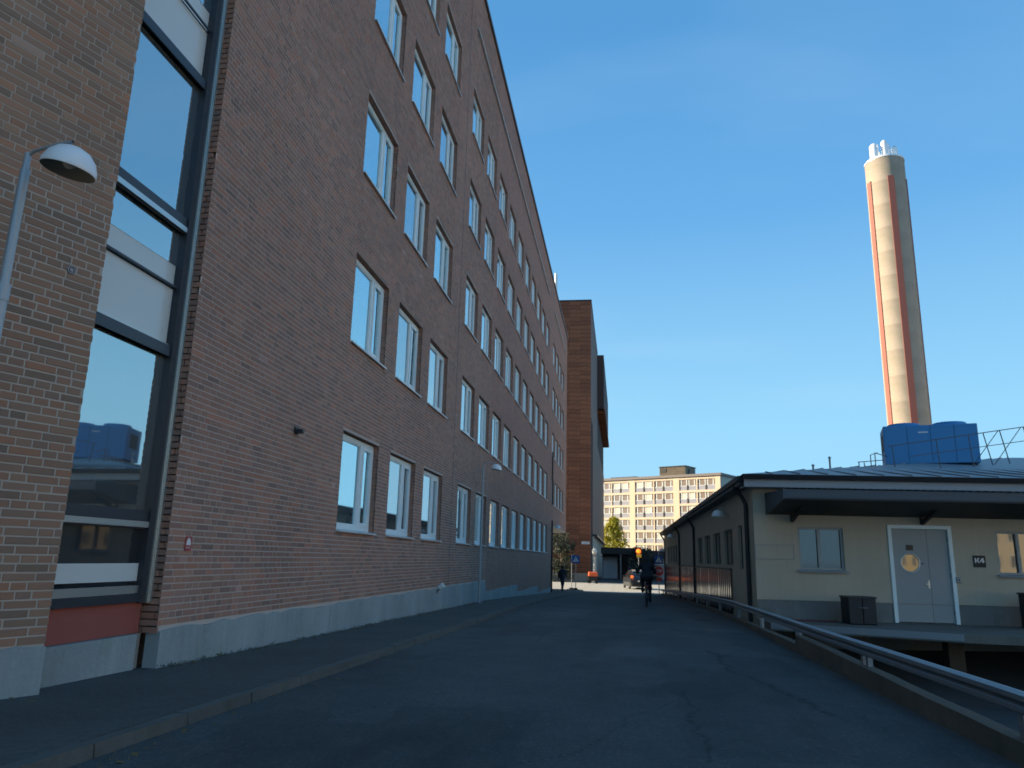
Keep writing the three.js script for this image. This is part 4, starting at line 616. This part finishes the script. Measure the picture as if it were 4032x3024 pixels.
// ---------------------------------------------------------------- sunlit houses across the yard, outside the frame: the windows mirror them
{
  const r = rng(91), cols = [[.60, .50, .34], [.56, .44, .28], [.62, .55, .42], [.52, .40, .26], [.60, .52, .38], [.60, .46, .24]];
  const lab = ['cream rendered house with tiled roof across the yard, nearest the chimney', 'ochre rendered house across the yard, second from the chimney', 'pale rendered house across the yard opposite the dock', 'tan rendered house across the yard opposite the angled wall', 'light rendered house across the yard behind the camera', 'yellow rendered house across the yard farthest from the chimney'];
  [[-92, -64, 12], [-60, -34, 14], [-30, -4, 11.5], [0, 26, 14], [30, 62, 12.5], [77, 104, 13]].forEach(([z0, z1, h], i) => {
    const x = 56 + (i % 2) * 3, g = road((z0 + z1) / 2) - .3, t = thing('rendered_house', lab[i], 'house', [x, g, (z0 + z1) / 2], 0, 'sunlit houses across the yard'), L2 = (z1 - z0) / 2;
    obj('wall', new GB().box(0, 11, 0, h, -L2, L2), mat({ rgb: cols[i], roughness: .9 }), t);
    const rf = new GB(); rf.quad(V(-.5, h, L2 + .4), V(-.5, h, -L2 - .4), V(5.5, h + 3.2, -L2 - .4), V(5.5, h + 3.2, L2 + .4)); rf.quad(V(11.5, h, -L2 - .4), V(11.5, h, L2 + .4), V(5.5, h + 3.2, L2 + .4), V(5.5, h + 3.2, -L2 - .4)); rf.quad(V(-.5, h, L2 + .4), V(5.5, h + 3.2, L2 + .4), V(11.5, h, L2 + .4), V(5.5, h + 1, L2 + .4)); rf.quad(V(-.5, h, -L2 - .4), V(5.5, h + 1, -L2 - .4), V(11.5, h, -L2 - .4), V(5.5, h + 3.2, -L2 - .4)); obj('roof', rf, mat({ rgb: [.20, .085, .06], roughness: .85 }), t);
    for (let y = 1.4; y < h - 2; y += 3) for (let z = -L2 + 1.6; z < L2 - 2; z += 3.1) { const w = grp('window', t, -.03, y, z); obj('pane', new GB().box(0, .02, .08, 1.42, .08, 1.12), M.glassDark, w); obj('frame', [new GB().box(-.03, .03, 0, .08, 0, 1.2), new GB().box(-.03, .03, 1.42, 1.5, 0, 1.2), new GB().box(-.03, .03, .08, 1.42, 0, .08), new GB().box(-.03, .03, .08, 1.42, 1.12, 1.2), new GB().box(-.03, .03, .08, 1.42, .57, .63)], M.white, w); }
  });
}

// ---------------------------------------------------------------- weeds, grit and dead leaves gathered along the foot of the wall and in the gutter
{
  const r = rng(140), g = new GB();
  const tuft = (x, z, y, k) => { for (let i = 0; i < k; i++) { const a = r() * 6.28, h = .008 + .045 * r() * r() * r(), w = .0035, bx_ = x + (r() - .5) * .05, bz = z + (r() - .5) * .08, lx = Math.cos(a) * h * .7, lz = Math.sin(a) * h * .7, c = r() < .6 ? [.035, .05, .018] : [.09, .075, .035]; g.quad(V(bx_ - w, y, bz), V(bx_ + w, y, bz), V(bx_ + lx + w * .3, y + h, bz + lz), V(bx_ + lx - w * .3, y + h, bz + lz), c); } };
  const pebble = (x, y, z, s, c) => { const p = [V(x + s, y, z), V(x, y, z - s * .8), V(x - s * .9, y, z), V(x, y, z + s)], t = V(x + s * .1, y + s * (.5 + .5 * r()), z); for (let i = 0; i < 4; i++) g.quad(p[(i + 1) % 4], p[i], t, t, c); };
  for (let k = 0; k < 420; k++) { const z = -7.1 - Math.pow(r(), 1.4) * 26, d = Math.abs(r() + r() + r() - 1.5) * .16, x = XW + .035 + d; if (vnoise(z * .9, 2, 0, 0, 7) >.05) tuft(x, z, walk(z), 2 + Math.floor(r() * 5)); }
  for (let k = 0; k < 2600; k++) { const z = -3.5 - Math.pow(r(), 1.3) * 24, near = r() < .6, x = near ? XW + .04 + Math.abs(r() + r() - 1) * .32 : KERB + .015 + Math.abs(r() + r() - 1) * .25, y = near ? walk(z) : road(z) + .002, s = .004 + .010 * r() * r(); if (near && z > -7.1) continue; pebble(x, y, z, s, r() < .3 ? [.16, .11, .05] : [.10, .095, .085]); }
  for (let k = 0; k < 60; k++) { const z = -3.5 - r() * 20, x = r() < .5 ? XW + .05 + r() * .3 : KERB + .02 + r() * .2, y = (x < KERB ? walk(z) : road(z)) + .006, s = .025 + .02 * r(), a = r() * 6.28, u = V(Math.cos(a) * s, .006, Math.sin(a) * s), w = V(-Math.sin(a) * s * .6, .004, Math.cos(a) * s * .6), p = V(x, y, z); g.quad(p.clone().sub(u), p.clone().add(w), p.clone().add(u), p.clone().sub(w), [.16, .10, .03]); }
  const o = obj('weeds', g, mat({ vertexColors: true, roughness: .95 })); o.userData.kind = 'stuff'; tag(o, 'weeds, grit and dead leaves along the foot of the brick wall', 'weeds');
}

// ---------------------------------------------------------------- signs at the crossing
const signPost = (t, h, r = .03) => obj('post', cyl(r, r, h, 10), M.galv, t);
const extrude = (pts, d, z) => new THREE.ExtrudeGeometry(new THREE.Shape(pts.map(p => new THREE.Vector2(...p))), { depth: d, bevelEnabled: false }).translate(0, 0, z);
function crossingPanel(t, y, s) {                                     // blue square with a white triangle and a walking figure
  obj('blue_panel', rbx(s, s, .012, .004, 0, y, .04), M.signBlue, t); obj('white_triangle', extrude([[-s * .36, y - s * .3], [s * .36, y - s * .3], [0, y + s * .36]], .002, .047), M.signWhite, t);
  obj('figure', [extrude([[-.01 * s / .3, y - s * .05], [.03, y + s * .12], [.0, y + s * .16], [-.04, y + s * .08]], .002, .0495), extrude([[-.05, y - s * .24], [-.02, y - s * .24], [.02, y - s * .04], [-.015, y]], .002, .0495), extrude([[.03, y - s * .24], [.06, y - s * .24], [.02, y - s * .02], [-.005, y - s * .04]], .002, .0495), new THREE.CylinderGeometry(.025, .025, .002, 10).rotateX(Math.PI / 2).translate(.02, y + s * .2, .0505)], M.black, t);
}
{
  const g62 = road(-61.5);
  const a = thing('crossing_sign', 'blue pedestrian crossing sign on a portable post facing the street', 'sign', [-3.6, g62 + .002, -61.5], .05); signPost(a, 2.7); crossingPanel(a, 2.42, .62); obj('foot', [bx(.7, .1, .34, 0, .06, 0), bx(.3, .12, .3, 0, .15, 0)], M.rubber, a);
  const b = thing('crossing_sign', 'second portable crossing sign turned sideways left of the blue one', 'sign', [-3.95, g62 + .002, -61.9], 1.42); signPost(b, 2.75); crossingPanel(b, 2.42, .62); obj('foot', [bx(.34, .1, .7, 0, .06, 0), bx(.3, .12, .3, 0, .15, 0)], M.rubber, b);
  const gs = road(-56), st = thing('stop_sign', 'red octagonal STOP sign with a blue crossing panel above it', 'sign', [2.62, gs + .02, -56.3]); signPost(st, 3.0, .032);
  const oct = r => [...Array(8)].map((_, k) => [Math.cos((k + .5) * Math.PI / 4) * r, Math.sin((k + .5) * Math.PI / 4) * r + 1.62]);
  obj('white_border', extrude(oct(.39), .01, .034), M.signWhite, st); obj('red_face', extrude(oct(.362), .003, .0445), M.signRed, st);
  const y0 = 1.53, lh = .19, lw = .10, d = .003, z = .048, sw = .026, S = (x0, x1, ya, yb) => bx(x1 - x0, yb - ya, d, (x0 + x1) / 2, (ya + yb) / 2, z);
  const Tx = [-.235, -.105, .018, .135];
  obj('lettering', [S(Tx[0], Tx[0] + lw, y0, y0 + sw), S(Tx[0], Tx[0] + lw, y0 + lh / 2 - sw / 2, y0 + lh / 2 + sw / 2), S(Tx[0], Tx[0] + lw, y0 + lh - sw, y0 + lh), S(Tx[0], Tx[0] + sw, y0 + lh / 2, y0 + lh), S(Tx[0] + lw - sw, Tx[0] + lw, y0, y0 + lh / 2),
    S(Tx[1], Tx[1] + lw, y0 + lh - sw, y0 + lh), S(Tx[1] + lw / 2 - sw / 2, Tx[1] + lw / 2 + sw / 2, y0, y0 + lh - sw),
    S(Tx[2], Tx[2] + lw, y0, y0 + sw), S(Tx[2], Tx[2] + lw, y0 + lh - sw, y0 + lh), S(Tx[2], Tx[2] + sw, y0 + sw, y0 + lh - sw), S(Tx[2] + lw - sw, Tx[2] + lw, y0 + sw, y0 + lh - sw),
    S(Tx[3], Tx[3] + sw, y0, y0 + lh), S(Tx[3] + sw, Tx[3] + lw, y0 + lh - sw, y0 + lh), S(Tx[3] + sw, Tx[3] + lw, y0 + lh / 2 - sw / 2, y0 + lh / 2 + sw / 2), S(Tx[3] + lw - sw, Tx[3] + lw, y0 + lh / 2, y0 + lh)], M.signWhite, st);
  crossingPanel(st, 2.42, .6); obj('supplementary_plate', rbx(.6, .06, .012, .003, 0, 2.06, .04), M.signWhite, st); obj('lower_plate', rbx(.42, .22, .012, .004, .02, 1.06, .04), M.signRed, st);
  // round yellow sign given an added amber glow, over a yellow plate
  const ga = road(-72), am = thing('glow_sign', 'round red-rimmed yellow sign given a glow, above a yellow plate on a post', 'traffic sign', [1.55, ga + .006, -72]); signPost(am, 3.2);
  obj('red_rim', new THREE.CylinderGeometry(.27, .27, .1, 28).rotateX(Math.PI / 2).translate(0, 3.33, .02), M.signRed, am); obj('glow_face', new THREE.SphereGeometry(.20, 24, 12).scale(1, 1, .35).translate(0, 3.33, .07), M.amber, am); obj('plate', rbx(.42, .32, .02, .05, .05, 2.93, .05), M.yellow, am); obj('foot', bx(.5, .1, .5, 0, .05, 0), M.rubber, am);
  const al = new THREE.PointLight(new THREE.Color(1, .4, .05), .10); al.position.set(0, 3.33, .35); al.castShadow = true; al.shadow.radius = 8; am.add(al); al.name = 'glow_light';  // point light added to spread the glow of the sign
  // post lamp and cart by the tower corner
  const pl = thing('globe_lamp', 'pale lamp column with a bulky white head by the tower corner', 'street lamp', [-3.05, road(-88.6), -88.6]); obj('column', [cyl(.17, .14, 2.9, 14), cyl(.26, .26, .2, 14)], mat({ rgb: [.42, .41, .37], roughness: .8 }), pl); obj('head', new THREE.SphereGeometry(.30, 20, 14).scale(1, 1.2, 1).translate(0, 3.45, 0), mat({ rgb: [.55, .54, .5], roughness: .6 }), pl); obj('collar', cyl(.2, .26, .25, 14, 0, 2.9, 0), M.galv, pl); obj('cap', cyl(.12, .02, .2, 12, 0, 3.76, 0), M.galv, pl);
  const ct = thing('orange_cart', 'low dark cart carrying a bright orange box at the crossing', 'cart', [-3.15, road(-86) + .004, -86], .1); obj('box', rbx(1.02, .5, .7, .12, 0, .98, 0), M.orange, ct); obj('tray', rbx(1.2, .14, .8, .03, 0, .66, 0), M.black, ct); obj('skirt', rbx(1.0, .34, .6, .03, 0, .44, 0), M.black, ct); for (const x of [-.42, .42]) for (const z of [-.3, .3]) obj('wheel', new THREE.CylinderGeometry(.19, .19, .09, 18).rotateX(Math.PI / 2).translate(x, .19, z), M.rubber, ct);
}
// ---------------------------------------------------------------- dark car turning at the crossing
{
  const z = -69, car = thing('dark_car', 'dark estate car with its left tail light lit, leaving the street', 'car', [1.28, road(z) + .006, z - 2.0], .16); // rear towards the camera (+z)
  // body lofted along z from cross sections: [z, halfwidth low, halfwidth belt, y bottom, y belt, y top, halfwidth top]
  const S = [[2.18, .70, .74, .34, .82, .86, .70], [2.12, .86, .88, .26, .95, 1.00, .80], [1.7, .90, .91, .22, 1.0, 1.42, .70], [1.25, .91, .92, .22, 1.0, 1.60, .66], [.3, .91, .92, .22, 1.0, 1.66, .66], [-.5, .91, .92, .22, .99, 1.58, .64], [-1.1, .91, .91, .22, .98, 1.06, .72], [-1.9, .88, .88, .24, .88, .92, .70], [-2.2, .70, .74, .32, .70, .74, .60]];
  const ring = s => { const [zz, a, b, y0, y1, y2, c] = s; return [V(-a * .9, y0, zz), V(a * .9, y0, zz), V(a, y0 + .15, zz), V(b, (y0 + y1) / 2, zz), V(b * .985, y1, zz), V(c, y2 - .05, zz), V(c * .8, y2, zz), V(-c * .8, y2, zz), V(-c, y2 - .05, zz), V(-b * .985, y1, zz), V(-b, (y0 + y1) / 2, zz), V(-a, y0 + .15, zz)]; };
  const g = new GB(); for (let i = 0; i + 1 < S.length; i++) { const A = ring(S[i]), B = ring(S[i + 1]); for (let k = 0; k < 12; k++) g.quad(A[(k + 1) % 12], A[k], B[k], B[(k + 1) % 12]); } for (const [s, f] of [[S[0], 1], [S[S.length - 1], -1]]) { const A = ring(s), c = A.reduce((p, q) => p.add(q), V(0, 0, 0)).multiplyScalar(1 / 12); for (let k = 0; k < 12; k++) f > 0 ? g.quad(A[k], A[(k + 1) % 12], c, c) : g.quad(A[(k + 1) % 12], A[k], c, c); }
  obj('body', g, M.carPaint, car);
  obj('rear_window', new GB().quad(V(-.70, 1.06, 2.0), V(.70, 1.06, 2.0), V(.58, 1.40, 1.74), V(-.58, 1.40, 1.74)), M.glassDark, car);
  for (const s of [-1, 1]) { const w = new GB(), q = [V(s * .905, 1.03, 1.55), V(s * .905, 1.03, -.85), V(s * .70, 1.5, -.35), V(s * .70, 1.5, 1.35)]; s > 0 ? w.quad(q[0], q[1], q[2], q[3]) : w.quad(q[1], q[0], q[3], q[2]); obj('side_window', w, M.glassDark, car); }
  obj('roof_spoiler', rbx(1.2, .05, .22, .02, 0, 1.52, 1.62), mat({ rgb: [.30, .34, .36], roughness: .3, metalness: .5 }), car);  // spoiler coloured pale: the bright reflection along the roof edge is put into it
  obj('bumper', rbx(1.6, .2, .16, .05, 0, .42, 2.16), M.rubber, car); obj('number_plate', rbx(.52, .11, .01, .003, 0, .72, 2.19), M.signWhite, car);
  obj('tail_light', rbx(.22, .40, .10, .03, -.72, .98, 2.06), M.tail, car); obj('tail_light', rbx(.18, .36, .08, .03, .74, .96, 2.07), mat({ rgb: [.28, .015, .01], roughness: .2 }), car);
  for (const s of [-1, 1]) obj('mirror', rbx(.16, .13, .1, .03, s * 1.0, 1.05, -.6), M.carPaint, car);
  for (const x of [-.82, .82]) for (const zz of [-1.35, 1.35]) { const w = grp('wheel', car, x, .32, zz); obj('tyre', new THREE.TorusGeometry(.235, .085, 10, 24).rotateY(Math.PI / 2), M.rubber, w); obj('rim', new THREE.CylinderGeometry(.19, .19, .12, 18).rotateZ(Math.PI / 2), M.galv, w); }
  const tl = new THREE.PointLight(new THREE.Color(1, .22, .03), .06); tl.position.set(-.72, .98, 2.3); tl.castShadow = true; tl.shadow.radius = 7; tl.name = 'glow_light'; car.add(tl);
}
// ---------------------------------------------------------------- people
function surface(bones, k, cell, colors) {                            // smooth-joined tapered capsules -> geometry
  const lo = V(1e9, 1e9, 1e9), hi = V(-1e9, -1e9, -1e9); for (const b of bones) for (const [p, r] of [[b[0], b[1]], [b[2], b[3]]]) { lo.min(V(p[0] - r, p[1] - r, p[2] - r)); hi.max(V(p[0] + r, p[1] + r, p[2] + r)); }
  const c = lo.clone().add(hi).multiplyScalar(.5), half = Math.max(hi.x - lo.x, hi.y - lo.y, hi.z - lo.z) / 2 + cell * 3, n = Math.ceil(2 * half / cell) + 2;
  const mc = new MarchingCubes(n, new THREE.MeshBasicMaterial(), false, false, 400000); mc.isolation = 0; mc.reset();
  const f = mc.field, bs = bones.map(b => { const A = V(...b[0]), B = V(...b[2]), D = B.clone().sub(A); return { A, D, l: Math.max(1e-9, D.lengthSq()), r0: b[1], r1: b[3], col: b[4], sq: b[5] || 1 }; });
  const dist = (b, x, y, z) => { const px = x - b.A.x, py = y - b.A.y, pz = z - b.A.z, t = clamp((px * b.D.x + py * b.D.y + pz * b.D.z) / b.l); const dx = px - b.D.x * t, dy = py - b.D.y * t, dz = (pz - b.D.z * t) / b.sq; return Math.sqrt(dx * dx + dy * dy + dz * dz) - lerp(b.r0, b.r1, t); };
  const at = (i) => ((i - n / 2) / (n / 2)) * half;
  for (let z = 0; z < n; z++) for (let y = 0; y < n; y++) for (let x = 0; x < n; x++) { const X = c.x + at(x), Y = c.y + at(y), Z = c.z + at(z); let s = 0, m = 1e9; for (const b of bs) { const d = dist(b, X, Y, Z); if (d < m) m = d; if (d < .25) s += Math.exp(-d / k); } f[x + y * n + z * n * n] = s > 0 ? k * Math.log(s) : -m; }
  mc.update(); const cnt = mc.count, pos = mc.positionArray.slice(0, cnt * 3), nor = mc.normalArray.slice(0, cnt * 3), col = new Float32Array(cnt * 3), uv = new Float32Array(cnt * 2);
  for (let i = 0; i < cnt; i++) { const X = pos[i * 3] * half + c.x, Y = pos[i * 3 + 1] * half + c.y, Z = pos[i * 3 + 2] * half + c.z; pos[i * 3] = X; pos[i * 3 + 1] = Y; pos[i * 3 + 2] = Z; let m = 1e9, q = 0; for (const b of bs) { const d = dist(b, X, Y, Z); if (d < m) { m = d; q = b.col; } } const cc = colors[q]; col.set(cc, i * 3); }
  const g = new THREE.BufferGeometry(); g.setAttribute('position', new THREE.BufferAttribute(pos, 3)); g.setAttribute('normal', new THREE.BufferAttribute(nor, 3)); g.setAttribute('uv', new THREE.BufferAttribute(uv, 2)); g.setAttribute('color', new THREE.BufferAttribute(col, 3)); return g;
}
const SKIN = [.42, .26, .19];
function hand(curl) {                                                 // palm at the origin, fingers towards -y, thumb towards +x
  const b = [[[-.022, -.01, 0], .017, [-.022, -.075, 0], .017, 0], [[.0, -.005, 0], .018, [.0, -.08, 0], .018, 0], [[.02, -.01, 0], .017, [.02, -.078, 0], .016, 0], [[0, .04, 0], .024, [0, -.01, 0], .022, 0]];
  const F = [[-.032, .062], [-.011, .078], [.01, .083], [.03, .074]]; for (const [x, l] of F) { const a = curl, p0 = [x, -.082, 0], p1 = [x, -.082 - l * .45 * Math.cos(a * .5), l * .45 * Math.sin(a * .5)], p2 = [x, p1[1] - l * .32 * Math.cos(a * 1.2), p1[2] + l * .32 * Math.sin(a * 1.2)], p3 = [x, p2[1] - l * .25 * Math.cos(a * 1.8), p2[2] + l * .25 * Math.sin(a * 1.8)]; b.push([p0, .0095, p1, .009, 0], [p1, .009, p2, .0083, 0], [p2, .0083, p3, .007, 0]); }
  b.push([[.03, -.02, .004], .013, [.052, -.048, .016], .011, 0], [[.052, -.048, .016], .0105, [.058, -.08, .03], .009, 0]);
  return surface(b, .004, .0035, [SKIN]);
}
function head(hair, hairLong) {                                       // centre of the skull at the origin, face towards -z
  const b = [[[0, .02, .01], .092, [0, .03, .02], .09, 0], [[0, -.02, -.02], .075, [0, -.075, -.045], .045, 0], [[0, -.005, -.095], .012, [0, -.03, -.112], .014, 0], [[-.02, -.068, -.083], .011, [.02, -.068, -.083], .011, 2], [[-.084, .0, .0], .014, [-.086, -.03, .005], .012, 0], [[.084, 0, 0], .014, [.086, -.03, .005], .012, 0], [[-.033, .008, -.083], .011, [-.031, .008, -.084], .011, 3], [[.031, .008, -.083], .011, [.033, .008, -.084], .011, 3], [[0, -.08, .03], .052, [0, -.16, .045], .055, 0]];
  if (hair) b.push([[0, .055, .03], .096, [0, .02, .05], .09, 1], [[-.055, .05, -.02], .05, [.055, .05, -.02], .05, 1]); if (hairLong) b.push([[0, .0, .075], .08, [0, -.16, .095], .09, 1], [[-.06, 0, .05], .06, [-.09, -.17, .06], .05, 1], [[.06, 0, .05], .06, [.09, -.17, .06], .05, 1]);
  return surface(b, .012, .006, [SKIN, [.03, .02, .015], [.34, .13, .11], [.03, .03, .03]]);
}
const clothMat = mat({ vertexColors: true, roughness: .9, bumpMap: gritBump, bumpScale: .002 });
const place = (g, p, rx = 0, ry = 0, rz = 0, s = 1) => g.applyMatrix4(new THREE.Matrix4().compose(V(...p), new THREE.Quaternion().setFromEuler(new THREE.Euler(rx, ry, rz)), V(s, s, s)));
const mergeBody = gs => mergeGeometries(gs.map(g => g.index ? g.toNonIndexed() : g));
// cyclist, seen from behind; rides towards -z
{
  const gx = .87, gz = -28.4, gy = road(gz) + .006;
  const bk = thing('bicycle', 'dark city bicycle under the rider in the middle of the road', 'bicycle', [gx, gy, gz]);
  const wheel = (z, n) => { const w = grp(n, bk, 0, .34, z); obj('tyre', new THREE.TorusGeometry(.32, .021, 10, 40).rotateY(Math.PI / 2), M.rubber, w); obj('rim', new THREE.TorusGeometry(.295, .011, 6, 40).rotateY(Math.PI / 2), M.galv, w); const sp = []; for (let k = 0; k < 16; k++) { const a = k / 16 * Math.PI * 2; sp.push(tube([[0, 0, 0], [0, Math.cos(a) * .29, Math.sin(a) * .29]], .0022, 1, 4)); } obj('spokes', sp, M.galv, w); obj('hub', new THREE.CylinderGeometry(.022, .022, .09, 10).rotateZ(Math.PI / 2), M.galv, w); };
  wheel(.52, 'wheel'); wheel(-.54, 'wheel');
  const T = (pts, r) => tube(pts, r, 8, 8), P = { bb: [0, .30, .06], st: [0, .84, .22], hd: [0, .88, -.36], ra: [0, .34, .52], fa: [0, .34, -.54], ht: [0, .70, -.40] };
  obj('frame', [T([P.bb, P.st], .016), T([P.st, [0, .80, -.34]], .016), T([P.bb, P.ht], .018), T([P.hd, P.ht], .019), T([[.05, .34, .52], [.02, .8, .22]], .009), T([[-.05, .34, .52], [-.02, .8, .22]], .009), T([[.05, .34, .52], [.03, .30, .06]], .009), T([[-.05, .34, .52], [-.03, .3, .06]], .009)], M.carPaint, bk);
  obj('fork', [T([P.ht, [.05, .6, -.42], [.05, .34, -.54]], .011), T([P.ht, [-.05, .6, -.42], [-.05, .34, -.54]], .011)], M.carPaint, bk);
  obj('handlebar', [T([[-.30, 1.04, -.22], [-.24, 1.06, -.34], [0, 1.02, -.40], [.24, 1.06, -.34], [.30, 1.04, -.22]], .012), T([P.hd, [0, 1.02, -.40]], .013)], M.galv, bk);
  for (const s of [-1, 1]) obj('grip', T([[s * .30, 1.04, -.24], [s * .31, 1.035, -.13]], .017), M.rubber, bk);
  obj('saddle', [rbx(.17, .06, .20, .03, 0, .955, .27), rbx(.06, .05, .18, .02, 0, .955, .12), T([P.st, [0, .93, .24]], .013)], M.black, bk);
  obj('crank', [new THREE.CylinderGeometry(.09, .09, .01, 24).rotateZ(Math.PI / 2).translate(.06, .30, .06), T([[.07, .30, .06], [.08, .14, .02]], .01), T([[-.07, .30, .06], [-.08, .46, .10]], .01)], M.galv, bk); obj('pedal', bx(.09, .02, .07, .13, .135, .02), M.rubber, bk); obj('pedal', bx(.09, .02, .07, -.13, .465, .10), M.rubber, bk);
  obj('mudguard', new THREE.TorusGeometry(.355, .026, 6, 24, Math.PI).rotateY(Math.PI / 2).rotateX(.3).translate(0, .34, .52), M.carPaint, bk); obj('rear_rack', [bx(.13, .014, .34, 0, .74, .56), T([[.06, .74, .66], [.055, .36, .54]], .005), T([[-.06, .74, .66], [-.055, .36, .54]], .005)], M.gutter, bk); obj('rear_reflector', rbx(.08, .045, .015, .006, 0, .70, .74), M.signRed, bk);
  const pr = thing('person', 'cyclist in dark jacket and trousers riding away, seen from behind', 'person', [gx, gy, gz]);
  const J = 0, Tr = 1, Sh = 2; // jacket, trousers, shoes
  const b = [[[-.09, 1.03, .25], .135, [.09, 1.03, .25], .135, Tr], [[0, 1.06, .24], .155, [0, 1.22, .16], .15, J, .85], [[0, 1.22, .16], .155, [0, 1.42, .06], .165, J, .8], [[-.13, 1.40, .06], .095, [.13, 1.40, .06], .095, J], [[0, 1.45, .05], .065, [0, 1.52, .03], .058, J]];
  for (const s of [-1, 1]) { b.push([[s * .185, 1.41, .05], .068, [s * .30, 1.22, -.02], .055, J], [[s * .30, 1.22, -.02], .054, [s * .305, 1.08, -.15], .04, J]); }
  b.push([[.10, 1.00, .2], .098, [.13, .62, -.10], .068, Tr], [[.13, .62, -.10], .066, [.125, .24, .06], .046, Tr], [[.125, .20, .06], .042, [.13, .175, -.10], .036, Sh], [[-.10, 1.0, .2], .098, [-.14, .86, -.16], .07, Tr], [[-.14, .86, -.16], .066, [-.13, .56, .08], .046, Tr], [[-.13, .53, .10], .042, [-.13, .505, -.06], .036, Sh]);
  const body = surface(b, .022, .014, [[.020, .020, .026], [.024, .024, .030], [.015, .015, .016], SKIN]);
  const hg = hand(1.15); const hl = place(hg.clone(), [-.305, 1.085, -.14], -1.75, Math.PI, .0), hr = place(hg.clone(), [.305, 1.085, -.14], -1.75, Math.PI, 0);
  obj('body', mergeBody([body, place(head(true, true), [0, 1.585, .0], -.05), hl, hr]), clothMat, pr);
  obj('scarf', new THREE.TorusGeometry(.075, .032, 8, 20).rotateX(Math.PI / 2 - .25).translate(0, 1.475, .045), mat({ rgb: [.03, .025, .028], roughness: .95 }), pr);
}
// pedestrian by the passage, walking away along the wall
{
  const gx = -4.05, gz = -53.5, gy = walk(gz); const p = thing('person', 'pedestrian in dark clothes with a backpack walking by the passage', 'person', [gx, gy, gz], -.25);
  const b = [[[-.08, .93, 0], .13, [.08, .93, 0], .13, 1], [[0, .98, 0], .145, [0, 1.15, 0], .14, 0, .8], [[0, 1.15, 0], .145, [0, 1.33, .0], .16, 0, .75], [[-.13, 1.36, 0], .085, [.13, 1.36, 0], .085, 0], [[0, 1.4, 0], .06, [0, 1.48, -.01], .055, 3]];
  for (const s of [-1, 1]) { const f = s * .16; b.push([[s * .19, 1.36, 0], .062, [s * .245, 1.1, -f * .5 + .03], .05, 0], [[s * .245, 1.1, -f * .5 + .03], .048, [s * .25, .88, -f - .06], .036, 0], [[s * .09, .92, 0], .092, [s * .10, .50, f * .9 - .05], .064, 1], [[s * .10, .5, f * .9 - .05], .062, [s * .10, .1, f * 1.4 + .03], .043, 1], [[s * .10, .055, f * 1.4 + .05], .046, [s * .11, .04, f * 1.4 - .12], .036, 2]); }
  const body = surface(b, .02, .014, [[.028, .030, .045], [.03, .045, .075], [.02, .02, .02], SKIN]); const hg = hand(.5);
  obj('body', mergeBody([body, place(head(true, false), [0, 1.56, -.01]), place(hg.clone(), [-.25, .84, .10], 0, 1.57, 0), place(hg.clone(), [.25, .84, -.22], 0, -1.57, 0)]), clothMat, p);
  const bp = obj('backpack', rbx(.28, .42, .16, .06, 0, 1.2, .2), mat({ rgb: [.02, .022, .028], roughness: .85 }), p);
}
renderer.render(scene, camera);
